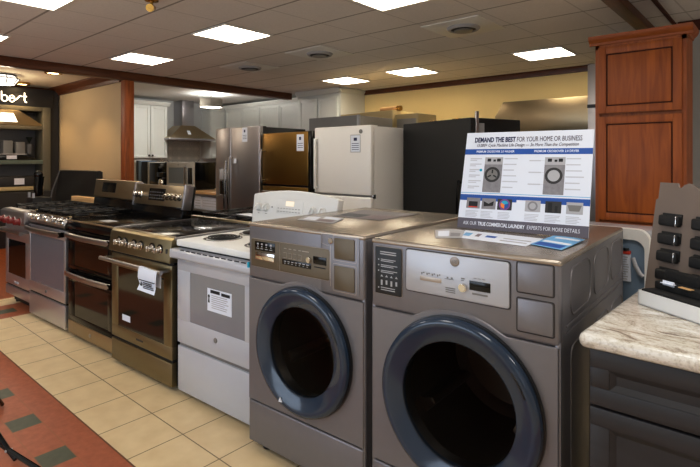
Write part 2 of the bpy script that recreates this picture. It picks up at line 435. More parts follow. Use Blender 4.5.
struct('wall_partition', MB().box(-9.82, -6.99, 3.16, 3.28, 0, CZ), 'wall_beige')
wn = struct('window_1', MB().box(-5.2, -5.12, -2.9, -2.8, .5, 2.3).box(-1.48, -1.4, -2.9, -2.8, .5, 2.3).box(-5.12, -1.48, -2.9, -2.8, .5, .57).box(-5.12, -1.48, -2.9, -2.8, 2.23, 2.3)
       .box(-3.92, -3.86, -2.9, -2.8, .57, 2.23).box(-2.74, -2.68, -2.9, -2.8, .57, 2.23), 'white_plastic')
pane = MB().box(-5.12, -1.48, -2.86, -2.85, .57, 2.23).build('pane', 'grey_light', wn)
M['daylight_pane'] = emit('daylight_through_pane', (.62, .78, 1, 1), 1.6); pane.data.materials[0] = M['daylight_pane']
# wooden trims: header beam of the two alcoves, back wall trim, post, partition crown, right beam
struct('trim_1', MB().box(-6.99, -6.87, -2.8, 6.25, 2.475, CZ, .008), 'beam_y')
struct('trim_2', MB().box(-5.78, -.72, 6.825, 6.86, 2.51, CZ, .006), 'beam_x')
struct('trim_3', MB().box(-6.99, -6.87, 3.15, 3.285, 0, 2.475, .006), 'post')
struct('trim_4', MB().prism([(3.16, 2.46), (3.16, CZ), (3.05, CZ), (3.05, 2.565), (3.12, 2.50), (3.13, 2.46)], 'x', -9.58, -6.99, 0), 'beam_x')
struct('trim_5', MB().box(-1.0, -.90, -2.8, 5.25, 2.52, CZ, .006), 'beam_y')
struct('trim_6', MB().box(-.72, 2.4, 5.21, 5.25, 2.5, CZ, .006), 'cherry_dark')
struct('trim_7', MB().box(-.76, -.735, -2.8, 5.25, 2.57, CZ), 'cherry_dark')

# ------------------------------------------------------------------ ceiling lights, air vents
def ceiling_light(x, y, label):
    t = thing('ceiling_light', label, 'ceiling light', (x, y, CZ), 0, 'square ceiling light panels')
    f = MB(); a, b = .275, .26
    f.box(-a, a, -a, -b, -.012, 0).box(-a, a, b, a, -.012, 0).box(-a, -b, -b, b, -.012, 0).box(b, a, -b, b, -.012, 0)
    f.build('frame', 'white_plastic', t)
    d = MB().box(-b, b, -b, b, -.006, -.001)
    d.build('diffuser', 'panel_light', t)
    return t
ceiling_light(-5.83, 2.886, 'square ceiling light above the wooden post at the left')
ceiling_light(-4.026, 2.886, 'square ceiling light left of centre, between the round air vents and the camera side')
ceiling_light(-5.10, 5.75, 'small far square ceiling light above the white refrigerator')
ceiling_light(-3.90, 5.77, 'far square ceiling light above the black refrigerator')
ceiling_light(-2.083, 5.77, 'square ceiling light above the laundry sign, nearest the cherry cabinet')
ceiling_light(-2.19, 2.95, 'square ceiling light cut by the top edge at the centre of the photo')
ceiling_light(-4.17, 1.20, 'square ceiling light cut by the top left corner of the photo')
ceiling_light(-6.00, 1.23, 'square ceiling light cut by the left edge of the photo')
def air_vent(x, y, label):
    t = thing('air_vent', label, 'air vent', (x, y, CZ), 0, 'round ceiling air vents')
    MB().box(-.285, .285, -.275, .275, -.008, 0, .002).build('cover_plate', 'white_plastic', t)
    MB().lathe([(.15, -.008), (.15, -.014), (.135, -.03), (.115, -.03), (.115, -.02)], (0, 0, 0), 'z', 40).build('outer_ring', 'grey_light', t)
    MB().lathe([(.115, -.02), (.09, -.012), (.0005, -.012)], (0, 0, 0), 'z', 40).build('throat', 'black_matte', t)
    MB().lathe([(.085, -.034), (.08, -.042), (.0005, -.045)], (0, 0, 0), 'z', 40).lathe([(.085, -.034), (.06, -.026), (.0005, -.026)], (0, 0, 0), 'z', 40).cyl((0, 0, -.026), (0, 0, -.010), .012).build('deflector', 'grey_mid', t)
air_vent(-5.30, 4.08, 'round air vent in ceiling, leftmost and farthest of three')
air_vent(-4.00, 4.06, 'round air vent in ceiling, middle one of three, above bronze refrigerator')
air_vent(-2.22, 4.12, 'round air vent in ceiling, rightmost of three, above the laundry sign')
t = thing('spotlight', 'small brass ceiling spotlight at the top edge of the photo', 'spotlight', (-3.61, 1.86, CZ))
MB().lathe([(.05, 0), (.05, -.012), (.03, -.018), (.0005, -.018)], (0, 0, 0), 'z', 24).build('base', 'brass', t)
MB().cyl((0, 0, -.015), (.0, .0, -.05), .012).cyl((.03, -.03, -.075), (-.03, .03, -.05), .03, .02).build('head', 'brass', t)

# lamps: unseen showroom lights and window behind the camera, plus added fill
def area(name, loc, size, power, col, rot=(0, 0, 0), sy=None):
    l = bpy.data.lights.new(name, 'AREA'); l.energy = power; l.color = col; l.size = size
    if sy: l.shape = 'RECTANGLE'; l.size_y = sy
    o = bpy.data.objects.new(name, l); C.objects.link(o); o.location = loc; o.rotation_euler = tuple(R(a) for a in rot)
    return o
WARM = (.97, .95, .91)
for i, (x, y) in enumerate([(-.4, 1.2), (-2.3, -.5), (-.5, -.5), (-4.2, -.5), (1.2, 1.2), (-5.9, -.6), (1.3, -.6)]):
    area('showroom_and_fill_lamp', (x, y, CZ - .03), .55, 12, WARM)
area('window_and_fill_light', (-3.3, -2.75, 1.4), 3.5, 38, (.68, .82, 1.0), (90, 0, 0), 1.6)
area('showroom_and_fill_lamp', (1.9, 2.6, CZ - .03), .6, 26, (.97, .95, .92))  # unseen lamp added to brighten the dryer's right side and the counter
area('window_and_fill_light', (1.6, -2.7, 1.5), 1.4, 6, (.74, .84, 1.0), (90, 0, 0), 1.4)  # added cool fill; the wall behind it has no window
# ------------------------------------------------------------------ front-loading laundry machines
def plate_hole(mb, cx, cz, r, shapes, y0, y1, n=96, m=0):
    """vertical plate between y0 (front) and y1 with a round hole; outline = union of rects / circles around the hole"""
    angs = [2 * math.pi * i / n for i in range(n)]
    for s in shapes:
        if s[0] == 'r':
            for x in (s[1], s[2]):
                for z in (s[3], s[4]): angs.append(math.atan2(z - cz, x - cx) % (2 * math.pi))
    angs = sorted(set(round(a, 6) for a in angs))
    def reach(a):
        dx, dz = math.cos(a), math.sin(a); best = r
        for s in shapes:
            if s[0] == 'r':
                k = []
                if dx > 1e-9: k.append((s[2] - cx) / dx)
                if dx < -1e-9: k.append((s[1] - cx) / dx)
                if dz > 1e-9: k.append((s[4] - cz) / dz)
                if dz < -1e-9: k.append((s[3] - cz) / dz)
                best = max(best, min(k))
            else: best = max(best, s[1])
        return best
    t = bmesh.new(); A = []; B = []; A2 = []; B2 = []
    for a in angs:
        q = reach(a); dx, dz = math.cos(a), math.sin(a)
        A.append(t.verts.new((cx + dx * r, y0, cz + dz * r))); B.append(t.verts.new((cx + dx * (q - .003), y0, cz + dz * (q - .003))))
        A2.append(t.verts.new((cx + dx * r, y1, cz + dz * r))); B2.append(t.verts.new((cx + dx * q, y0 + .003, cz + dz * q)))
    B3 = [t.verts.new((v.co.x, y1, v.co.z)) for v in B2]
    k = len(angs)
    for i in range(k):
        j = (i + 1) % k
        t.faces.new((A[i], B[i], B[j], A[j])); t.faces.new((B[i], B2[i], B2[j], B[j])); t.faces.new((B2[i], B3[i], B3[j], B2[j])); t.faces.new((A2[i], A[i], A[j], A2[j]))
    bmesh.ops.recalc_face_normals(t, faces=t.faces)
    return mb.merge(t, None, m)

def washer_shell(t, W, D, H, cx, cz, hole=.262):
    # cabinet: open-fronted shell with rounded vertical edges and a crowned top
    b = MB()
    b.box(0, .02, .012, D, .035, H - .004, .004).box(W - .02, W, .012, D, .035, H - .004, .004).box(0, W, D - .02, D, .035, H - .004, .004).box(0, W, .012, D, .035, .06)
    # upper front (fascia) and vertical front edges
    b.box(0, W, 0, .03, .8225, H - .006, .012, 3)
    b.box(0, .02, .002, .03, .04, .84, .006).box(W - .02, W, .002, .03, .04, .84, .006)
    b.build('cabinet', 'taupe', t)
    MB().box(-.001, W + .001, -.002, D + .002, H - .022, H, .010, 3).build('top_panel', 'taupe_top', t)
    pl = MB()
    plate_hole(pl, cx, cz, hole, [('r', .006, W - .006, .245, .822), ('c', hole + .05)], -.004, .02)
    pl.build('front_panel', 'taupe', t)
    MB().box(.006, W - .006, -.003, .02, .045, .238, .008, 3).build('kick_panel', 'taupe', t)
    MB().box(.02, W - .02, .03, .05, .24, .25).box(.02, W - .02, .01, .03, .236, .247).build('panel_gap', 'seam', t)
    for u in (.07, W - .07):
        for v in (.07, D - .07):
            MB().cyl((u, v, 0), (u, v, .015), .03, n=16).cyl((u, v, .012), (u, v, .04), .013, n=12).build('levelling_foot', 'rubber', t)
    # drum behind the glass
    d = MB().lathe([(.255, .03), (.25, .05), (.235, .09), (.235, .46), (.2, .50), (.03, .52), (.0005, .52)], (cx, 0, cz), 'y', 64)
    for a in (90, 210, 330):
        ca, sa = math.cos(R(a)), math.sin(R(a))
        d.prism([(-.03, 0), (.03, 0), (.012, .06), (-.012, .06)], 'y', .12, .44, .006, mtx=Matrix.Translation((cx + ca * .236, 0, cz + sa * .236)) @ Matrix.Rotation(-R(a + 90), 4, 'Y'))
    d.build('drum', 'drum', t)

def washer_door(t, cx, cz, Ro=.292, Rg=.205):
    dr = MB()
    prof = [(Ro - .02, -.004), (Ro - .004, -.012), (Ro, -.024), (Ro - .003, -.036), (Ro - .011, -.043), (Ro - .022, -.045), (Ro - .032, -.043), (Rg + .03, -.030), (Rg + .008, -.023), (Rg + .002, -.018), (Rg, -.008)]
    dr.lathe(prof, (cx, 0, cz), 'y', 96)
    door = dr.build('door', 'rim', t)
    MB().lathe([(Ro + .003, -.004), (Ro + .003, -.016), (Ro - .012, -.018)], (cx, 0, cz), 'y', 96).build('door_gasket', 'rim_dark', door)
    MB().lathe([(Rg + .004, -.022), (Rg - .004, -.019), (Rg - .03, -.015), (Rg - .07, -.010), (Rg - .12, -.006), (.0005, -.003)], (cx, 0, cz), 'y', 72).build('door_glass', 'door_glass', door)
    MB().lathe([(Rg + .055, .0), (Rg + .03, .012), (Rg + .012, .05), (Rg + .04, .075)], (cx, 0, cz), 'y', 72).build('tub_gasket', 'rim_dark', door)
    # handle recess on the right edge
    MB().tube([(cx + (Ro - .03) * math.cos(R(a)), -.043, cz + (Ro - .03) * math.sin(R(a))) for a in range(22, 41, 3)], .004).build('door_grip', 'rim_dark', door)
    return door

def outline(pts, r=.0016, m='taupe_edge', closed=True):
    return MB().tube([(a, -.001, c) for a, c in pts], r, 6, closed=closed)

# ---- left machine
W, D, H = .70, .93, 1.085
wA = thing('washing_machine', 'taupe front-loading washing machine, left of the pair, beside the white coil range', 'washing machine', (-1.948, 1.492, 0), 2.4, 'taupe commercial laundry machines')
washer_shell(wA, W, D, H, .358, .553, .246)
dA = washer_door(wA, .364, .553, .275, .188)
MB().prism([(.258, .318), (.279, .320), (.266, .338)], 'y', -.0492, -.044).build('warning_sticker', 'paper', dA, smooth=False)
pn = MB().prism(rrect(.022, .517, .880, 1.010, .01), 'y', -.003, .004, .001).build('control_panel', 'taupe_dark', wA)
outline(rrect(.022, .517, .880, 1.010, .012)).build('panel_border', 'taupe_edge', pn)
MB().box(.219, .2205, -.0045, 0, .883, 1.007).build('divider', 'taupe_edge', pn)
lab = MB().box(.05, .188, -.005, 0, .957, 1.0, .001); lab_o = lab.build('dispenser_label', 'black_gloss', pn)
k = MB()
for u in (.072, .100, .131, .162):
    k.box(u - .006, u + .006, -.0056, -.005, .985, .993).box(u - .004, u + .004, -.0056, -.005, .975, .98).box(u - .009, u + .009, -.0056, -.005, .966, .969)
k.build('markings', 'grey_light', lab_o, smooth=False)
MB().box(.057, .187, -.009, 0, .915, .951, .003).build('dispenser_handle', 'chrome', pn)
bs = MB().box(.236, .413, -.005, 0, .914, .938, .001).build('button_strip', 'black_gloss', pn)
k = MB()
for i in range(7): k.box(.248 + i * .023, .262 + i * .023, -.0056, -.005, .928, .932).box(.250 + i * .023, .258 + i * .023, -.0056, -.005, .920, .9225)
k.build('markings', 'grey_light', bs, smooth=False)
k = MB()
for i in range(4):
    u = .243 + i * .03
    k.box(u, u + .022, -.0042, -.003, .9445, .9455).box(u, u + .022, -.0042, -.003, .967, .968).box(u + .0215, u + .0225, -.0042, -.003, .9445, .968)
    k.box(u + .004, u + .02, -.0042, -.003, .985, .988)
k.box(.36, .40, -.0042, -.003, .985, .988)
k.build('cycle_markings', 'taupe_edge', pn, smooth=False)
MB().cyl((.402, 0, .954), (.402, -.014, .954), .0125, n=24, b=.002).build('start_button', 'chrome', pn)
MB().box(.426, .500, -.005, 0, .941, .974, .001).build('display', 'black_gloss', pn)
MB().box(.432, .496, -.0042, -.003, .926, .931).build('display_caption', 'black_matte', pn, smooth=False)
# coin box
cb = MB().prism(rrect(.470, .672, .838, 1.074, .006), 'y', -.002, .004, .0008).build('coin_box', 'taupe', wA)
outline([(.470, 1.074), (.470, 1.036), (.500, 1.028), (.522, 1.028), (.522, .86)], closed=False).build('notched_border', 'taupe_edge', cb)
for z0, z1 in ((.978, 1.064), (.852, .950)):
    pl_ = MB().prism(rrect(.545, .650, z0, z1, .006), 'y', -.006, .002, .001).build('coin_box_plate', 'taupe_dark', cb)
    outline(rrect(.536, .658, z0 - .007, z1 + .007, .006), .0015).build('plate_border', 'taupe_edge', pl_)
MB().lathe([(.012, 0), (.012, -.008), (.009, -.010), (.0005, -.010)], (.524, 0, 1.048), 'y', 20).build('lock', 'chrome', cb)
MB().box(-.004, .006, -.006, .014, .866, .892).build('cyan_tape', 'cyan', wA)

# ---- right machine
wB = thing('dryer', 'taupe front-loading laundry machine, right of the pair, carrying the laundry sign', 'dryer', (-1.205, 1.507, 0), 2.4, 'taupe commercial laundry machines')
washer_shell(wB, W, D, H, .358, .560)
dB = washer_door(wB, .364, .560)
cd = MB().prism(rrect(.022, .140, .879, 1.056, .004), 'y', -.005, .004, .001).build('instruction_card', 'card_black', wB)
outline(rrect(.022, .140, .879, 1.056, .006), .002).build('card_border', 'taupe_edge', cd)
k = MB()
def cardrect(a, b_, c_, d_): k.box(a, b_, -.0056, -.0048, c_, d_)
for z in (1.036, 1.028): cardrect(.045, .117, z, z + .004)
for z in (1.008, .987, .966):
    k.cyl((.038, -.0048, z), (.038, -.0056, z), .003, n=8)
    cardrect(.048, .115 if z > 1 else .122, z, z + .003); cardrect(.048, .105, z - .006, z - .003)
for i in range(4):
    u = .046 + i * .022; k.prism([(u, .944), (u + .012, .944), (u + .006, .952)], 'y', -.0056, -.0048)
    cardrect(u + .002, u + .010, .912 + (i % 2) * .004, .932)
k.cyl((.038, -.0048, .902), (.038, -.0056, .902), .003, n=8)
for z in (.902, .894): cardrect(.048, .112, z, z + .003)
k.build('printing', 'grey_light', cd, smooth=False)
outline(rrect(.030, .132, .887, 1.048, .003), .0008).build('inner_border', 'grey_light', cd)
pn = MB().prism(rrect(.160, .545, .912, 1.060, .010), 'y', -.007, .004, .003).build('control_panel', 'taupe_light', wB)
outline(rrect(.158, .547, .910, 1.062, .011), .0018).build('panel_border', 'seam', pn)
bd = MB().lathe([(.0165, -.006), (.0165, -.010), (.0145, -.011), (.0005, -.011)], (.356, 0, 1.040), 'y', 28).build('badge', 'badge_metal', pn)
MB().text('GE', .016, (.356, -.0114, 1.0345), align='CENTER', shear=.25).build('badge_monogram', 'grey_mid', bd, smooth=False)
MB().box(.220, .305, -.0085, -.006, .957, .973, .001).build('button_strip', 'taupe_edge', pn)
k = MB()
for i in range(4):
    u = .226 + i * .021; k.box(u, u + .004, -.0085, -.0065, .979, .986).box(u + .008, u + .012, -.0085, -.0065, .984, .988)
for i in range(2):
    u = .326 + i * .016; k.box(u, u + .006, -.0085, -.0065, .979, .984); 
k.box(.318, .352, -.0085, -.0065, .976, .9775).box(.380, .392, -.0085, -.0065, .985, .988).box(.380, .390, -.0085, -.0065, .979, .981)
for z in (.945, .938, .931): k.box(.322, .358, -.0085, -.0065, z, z + .003)
k.box(.420, .474, -.0085, -.0065, .939, .945)
for u in (.425, .44, .455): k.box(u, u + .010, -.0085, -.0065, .993, .9945)
k.build('markings', 'grey_mid', pn, smooth=False)
MB().cyl((.388, -.005, .957), (.388, -.020, .957), .014, n=28, b=.002).build('start_button', 'chrome', pn)
MB().box(.410, .483, -.0088, -.006, .953, .984, .001).build('display', 'black_gloss', pn)
for z0, z1 in ((.974, 1.064), (.852, .952)):
    pl_ = MB().prism(rrect(.570, .678, z0, z1, .005), 'y', -.005, .002, .001).build('coin_box_plate', 'taupe', wB)
    outline(rrect(.567, .681, z0 - .003, z1 + .003, .006), .0018).build('plate_border', 'seam', pl_)
# embossed right side
sd = MB()
for v0, v1 in ((.10, .345), (.40, .63), (.68, .90)):
    pts = rrect(v0, v1, .895, 1.045, .04, 6)
    sd.tube([(W + .0005, a, c) for a, c in pts], .0035, 6, closed=True)
    sd.tube([(W + .0005, a, c) for a, c in rrect(v0, v1, .22, .80, .04, 6)], .0035, 6, closed=True)
sd.tube([(W + .0005, .05, .875), (W + .0005, .88, .865)], .004, 6).tube([(W + .0005, .05, .855), (W + .0005, .88, .845)], .004, 6)
sd.build('embossed_ribs', 'taupe', wB)

# ------------------------------------------------------------------ the laundry sign
SW, SH = .5287, .434
sg = thing('laundry_sign', 'white printed laundry sign with blue bands standing on the right washer', 'sign', (-1.0885, 1.962, H + .003), 5.3, None, -15.6)
MB().box(0, SW, 0, .006, 0, SH).build('board', 'paper', sg)
ez = MB().prism([(.006, .30), (.010, .30), (.10, .033), (.096, .032)], 'x', SW / 2 - .05, SW / 2 + .05); ez.build('easel_back', 'grey_mid', sg)
def fl(u0, u1, z0, z1, y=-.0006, mb=None):
    mb = mb or MB(); return mb.box(u0 * SW, u1 * SW, y, .001, z0 * SH, z1 * SH)
def fy(d=0): return -.0012 - d
fl(0, 1, .0, .105).build('bottom_band', 'sign_grey', sg)
bb = MB(); fl(0, 1, .765, .822, mb=bb); fl(0, 1, .31, .345, mb=bb); fl(0, .47, .285, .315, mb=bb); fl(.56, 1, .285, .315, mb=bb); bb.build('blue_bands', 'blue', sg)
wl = MB(); fl(.0, 1, .36, .366, mb=wl); wl.build('rule', 'skyblue', sg)
tx = MB()
tx.text('DEMAND THE BEST', .031, (.075 * SW, fy(), .895 * SH), bold=.028, width=.345 * SW)
tx.build('heading_bold', 'navy', sg, smooth=False)
tx = MB()
tx.text('FOR YOUR HOME OR BUSINESS', .031, (.43 * SW, fy(), .895 * SH), width=.49 * SW)
tx.text('15,000+ Cycle Machine Life Design \u2014 3x More Than the Competition', .02, (.095 * SW, fy(), .846 * SH), shear=.25, width=.80 * SW)
tx.build('heading_light', 'sign_grey', sg, smooth=False)
tx = MB()
tx.text('PREMIUM CROSSOVER 2.0 WASHER', .014, (.10 * SW, fy(), .784 * SH), bold=.02, width=.32 * SW)
tx.text('PREMIUM CROSSOVER 2.0 DRYER', .014, (.575 * SW, fy(), .784 * SH), bold=.02, width=.33 * SW)
tx.build('band_title', 'paper', sg, smooth=False); tx = MB()
tx.text('ASK OUR ', .022, (.05 * SW, fy(), .038 * SH), width=.115 * SW)
tx.text('TRUE COMMERCIAL LAUNDRY', .022, (.175 * SW, fy(), .038 * SH), bold=.03, width=.375 * SW)
tx.text('EXPERTS FOR MORE DETAILS', .022, (.565 * SW, fy(), .038 * SH), width=.375 * SW)
tx.build('slogan', 'paper', sg, smooth=False)
for cxs, nm in ((.255, 'washer_picture'), (.735, 'dryer_picture')):
    pic = MB(); fl(cxs - .072, cxs + .078, .375, .735, -.001, pic); po = pic.build(nm, 'grey_photo', sg)
    q = MB(); fl(cxs - .072, cxs + .078, .66, .735, -.0014, q); q.build('panel', 'grey_light', po)
    q = MB(); c0 = (cxs * SW, 0, .555 * SH)
    q.lathe([(.034, -.0016), (.024, -.0018), (.024, -.001)], c0, 'y', 32).build('door_ring', 'dark_grey', po)
    q = MB().lathe([(.024, -.0012), (.0005, -.0013)], c0, 'y', 32); q.build('door_centre', 'grey_mid' if cxs < .5 else 'grey_light', po)
    q = MB()
    fl(cxs - .05, cxs - .02, .69, .72, -.0018, q); fl(cxs + .03, cxs + .06, .69, .72, -.0018, q); fl(cxs + .0, cxs + .02, .69, .71, -.0018, q)
    for a in (90, 210, 330):
        if cxs < .5: q.box(-.003, .003, -.0018, -.001, .006, .022, mtx=Matrix.Translation(c0) @ Matrix.Rotation(R(a - 90), 4, 'Y'))
    q.build('details', 'ink', po)
mt = MB()
for i in range(6):
    z = .715 - i * .058
    fl(.055, .055 + random.uniform(.09, .12), z, z + .011, -.0008, mt); fl(.055, .055 + random.uniform(.05, .1), z - .017, z - .008, -.0008, mt)
    fl(.345, .345 + random.uniform(.08, .12), z, z + .011, -.0008, mt)
    fl(.30, .345, z + .004, z + .006, -.0008, mt)
    fl(.82, .84 + random.uniform(.08, .11), z, z + .011, -.0008, mt)
    if i % 2 == 0: fl(.545, .545 + random.uniform(.07, .1), z - .02, z - .008, -.0008, mt); fl(.62, .67, z - .016, z - .013, -.0008, mt)
for i, u in enumerate((.06, .19, .33, .54, .69, .84)):
    for j in range(5): fl(u, u + random.uniform(.075, .115), .175 - j * .014, .182 - j * .014, -.0008, mt)
mt.build('small_print', 'fine_print', sg)
for i, (u, mm) in enumerate(((.062, 'grey_photo'), (.192, 'grey_photo'), (.322, 'dark_grey'), (.54, 'grey_light'), (.69, 'dark_grey'), (.84, 'grey_light'))):
    q = MB(); fl(u, u + .115, .205, .312, -.0014, q); po = q.build('thumbnail_picture', mm, sg)
    c0 = ((u + .057) * SW, 0, .258 * SH)
    if i == 0: q = MB(); fl(u + .02, u + .095, .225, .275, -.0018, q); q.build('detail', 'ink', po); q = MB(); fl(u + .02, u + .095, .215, .225, -.002, q); q.build('detail', 'red_print', po)
    elif i == 1: MB().prism([(c0[0] - .02, c0[2] - .012), (c0[0] + .02, c0[2] - .008), (c0[0] + .022, c0[2] + .012), (c0[0], c0[2]), (c0[0] - .022, c0[2] + .01)], 'y', -.0018, -.001).build('detail', 'ink', po)
    elif i == 2:
        q = MB().lathe([(.024, -.0018), (.018, -.0019), (.018, -.001)], c0, 'y', 24); q.build('detail', 'purple', po)
        MB().prism(arc(c0[0], c0[2], .017, 20, 150, 8) + [(c0[0], c0[2])], 'y', -.0019, -.001).build('detail', 'cyan', po)
        MB().prism(arc(c0[0], c0[2], .017, 150, 270, 8) + [(c0[0], c0[2])], 'y', -.0019, -.001).build('detail', 'orange', po)
        MB().prism(arc(c0[0], c0[2], .017, 270, 380, 8) + [(c0[0], c0[2])], 'y', -.0019, -.001).build('detail', 'blue', po)
    elif i == 3: MB().lathe([(.020, -.0018), (.013, -.0019), (.013, -.001)], c0, 'y', 24).build('detail', 'grey_photo', po)
    elif i == 4: q = MB(); fl(u + .02, u + .05, .21, .3, -.0018, q); fl(u + .07, u + .09, .21, .27, -.0018, q); q.build('detail', 'ink', po)
    else: MB().prism([(c0[0] - .026, c0[2] + .012), (c0[0] + .026, c0[2] + .012), (c0[0] + .018, c0[2] - .012), (c0[0] - .018, c0[2] - .012)], 'y', -.0018, -.001).build('detail', 'grey_mid', po)
q = MB().cyl((.155 * SW, -.0016, .60 * SH), (.155 * SW, 0, .60 * SH), .006); q.build('blue_dot', 'cyan', sg)

# ------------------------------------------------------------------ leaflets lying on the machines
def sheet(name, label, cat, pts, z, m, lift=None, prints=(), curl=None, group=None):
    """a leaflet from four corner points on the machine top (world x,y); optional lifted corner"""
    ox, oy = pts[0]
    t = thing(name, label, cat, (ox, oy, z), 0, group)
    P = [Vector((x - ox, y - oy, 0)) for x, y in pts]
    lift = lift or (0, 0, 0, 0); n = 10
    def at(a, b, h=0):
        p = P[0].lerp(P[1], a).lerp(P[3].lerp(P[2], a), b)
        l = (lift[0] * (1 - a) + lift[1] * a) * (1 - b) + (lift[3] * (1 - a) + lift[2] * a) * b
        if curl: l += curl * (math.sin(a * math.pi) * .6 + .4 * a * a) * b * b
        p.z = l + h; return p
    def grid(a0, a1, b0, b1, h, mb, th=.0012):
        bm = bmesh.new(); V = [[bm.verts.new(at(a0 + (a1 - a0) * i / n, b0 + (b1 - b0) * j / n, h)) for i in range(n + 1)] for j in range(n + 1)]
        for j in range(n):
            for i in range(n): bm.faces.new((V[j][i], V[j][i + 1], V[j + 1][i + 1], V[j + 1][i]))
        ex = bmesh.ops.extrude_face_region(bm, geom=list(bm.faces)); bmesh.ops.translate(bm, vec=(0, 0, th), verts=[v for v in ex['geom'] if isinstance(v, bmesh.types.BMVert)])
        bmesh.ops.recalc_face_normals(bm, faces=bm.faces)
        return mb.merge(bm)
    base = grid(0, 1, 0, 1, .001, MB()).build('page', m, t)
    for (a0, a1, b0, b1, pm) in prints: grid(a0, a1, b0, b1, .0023, MB(), .0003).build('printing', pm, t)
    return t
def wpt(o, u, v):
    a = o.rotation_euler.z; return (o.location.x + u * math.cos(a) - v * math.sin(a), o.location.y + u * math.sin(a) + v * math.cos(a))
sheet('brochure', 'dark printed brochure lying on the left washer', 'brochure', [wpt(wA, .150, .436), wpt(wA, .472, .425), wpt(wA, .47, .80), wpt(wA, .09, .777)], H, 'brochure',
      prints=((.05, .95, .55, .95, 'grey_photo'), (.06, .5, .10, .45, 'paper_print'), (.55, .93, .12, .46, 'mauve')))
sheet('plastic_packet', 'clear plastic packet with papers on the left washer, nearest the white range', 'packet', [wpt(wA, .13, .20), wpt(wA, .36, .20), wpt(wA, .30, .36), wpt(wA, .06, .34)], H, 'grey_light', curl=.012,
      prints=((.1, .45, .2, .8, 'paper'), (.5, .9, .15, .5, 'mauve'), (.55, .95, .6, .9, 'paper')))
sheet('plastic_packet', 'clear plastic packet with papers on the right washer, left of the white leaflet', 'packet', [wpt(wB, .20, .14), wpt(wB, .28, .20), wpt(wB, .215, .36), wpt(wB, .10, .32)], H, 'grey_light', curl=.012,
      prints=((.1, .5, .2, .8, 'paper'), (.55, .9, .2, .6, 'grey_photo')))
sheet('leaflet', 'flat white leaflet on the right washer in front of the sign', 'leaflet', [wpt(wB, .255, .205), wpt(wB, .535, .172), wpt(wB, .53, .375), wpt(wB, .20, .40)], H, 'paper',
      prints=((.22, .28, .35, .7, 'mauve'), (.36, .50, .40, .62, 'blue'), (.6, .95, .2, .3, 'grey_light'), (.6, .95, .45, .55, 'grey_light'), (.05, .15, .3, .7, 'skyblue')))
sheet('leaflet', 'blue and white leaflet with a lifted corner on the right washer', 'leaflet', [wpt(wB, .535, .215), wpt(wB, .655, .165), wpt(wB, .668, .41), wpt(wB, .56, .40)], H + .002, 'skyblue', lift=(0, 0, .003, .010), curl=.004,
      prints=((.08, .9, .06, .3, 'blue'), (.1, .95, .36, .5, 'paper'), (.2, .95, .75, .88, 'paper')))

# ------------------------------------------------------------------ granite counter at the right
bc = thing('base_cabinet', 'charcoal drawer cabinet under the granite counter at right', 'cabinet', (-.398, 1.425, 0), 0)
MB().box(0, .9, .022, .60, .10, .889).box(.03, .9, .07, .6, 0, .10).build('carcass', 'char', bc)
def drawer(z0, z1, u0, u1):
    f = MB(); a = .048
    f.box(u0, u1, 0, .02, z0, z0 + a, .003).box(u0, u1, 0, .02, z1 - a, z1, .003).box(u0, u0 + a, 0, .02, z0 + a - .001, z1 - a + .001, .003).box(u1 - a, u1, 0, .02, z0 + a - .001, z1 - a + .001, .003)
    f.box(u0 + a - .004, u1 - a + .004, .012, .02, z0 + a - .004, z1 - a + .004)
    q = MB(); b1 = a; c1 = a + .014
    t_ = bmesh.new()
    o_ = [(u0 + b1, z0 + b1), (u1 - b1, z0 + b1), (u1 - b1, z1 - b1), (u0 + b1, z1 - b1)]; i_ = [(u0 + c1, z0 + c1), (u1 - c1, z0 + c1), (u1 - c1, z1 - c1), (u0 + c1, z1 - c1)]
    O = [t_.verts.new((x, .002, z)) for x, z in o_]; I = [t_.verts.new((x, .0115, z)) for x, z in i_]
    for i in range(4): t_.faces.new((O[i], O[(i + 1) % 4], I[(i + 1) % 4], I[i]))
    bmesh.ops.recalc_face_normals(t_, faces=t_.faces); f.merge(t_)
    return f.build('drawer', 'char', bc)
for z0, z1 in ((.737, .884), (.42, .731), (.105, .414)):
    drawer(z0, z1, .003, .9)
ct = MB(); cs = MB()
pts = [(-.418, 1.395), (.50, 1.395), (.50, 2.05), (-.394, 2.05)]
tb = bmesh.new(); lo = [tb.verts.new((x, y, .89)) for x, y in pts]; hi = [tb.verts.new((x, y, .93)) for x, y in pts]
tb.faces.new(lo); tb.faces.new(hi[::-1])
for i in range(4): tb.faces.new((lo[i], hi[i], hi[(i + 1) % 4], lo[(i + 1) % 4]))
bmesh.ops.recalc_face_normals(tb, faces=tb.faces)
bmesh.ops.bevel(tb, geom=[e for e in tb.edges if abs(e.verts[0].co.z - e.verts[1].co.z) > .01], offset=.02, segments=4, affect='EDGES', profile=.5)
bmesh.ops.bevel(tb, geom=[e for e in tb.edges if abs(e.verts[0].co.z - e.verts[1].co.z) < .001], offset=.017, segments=4, affect='EDGES', profile=.5)
ct.merge(tb)
tag(ct.build('countertop', 'granite'), 'cream and brown granite countertop on the charcoal cabinet at right', 'countertop')

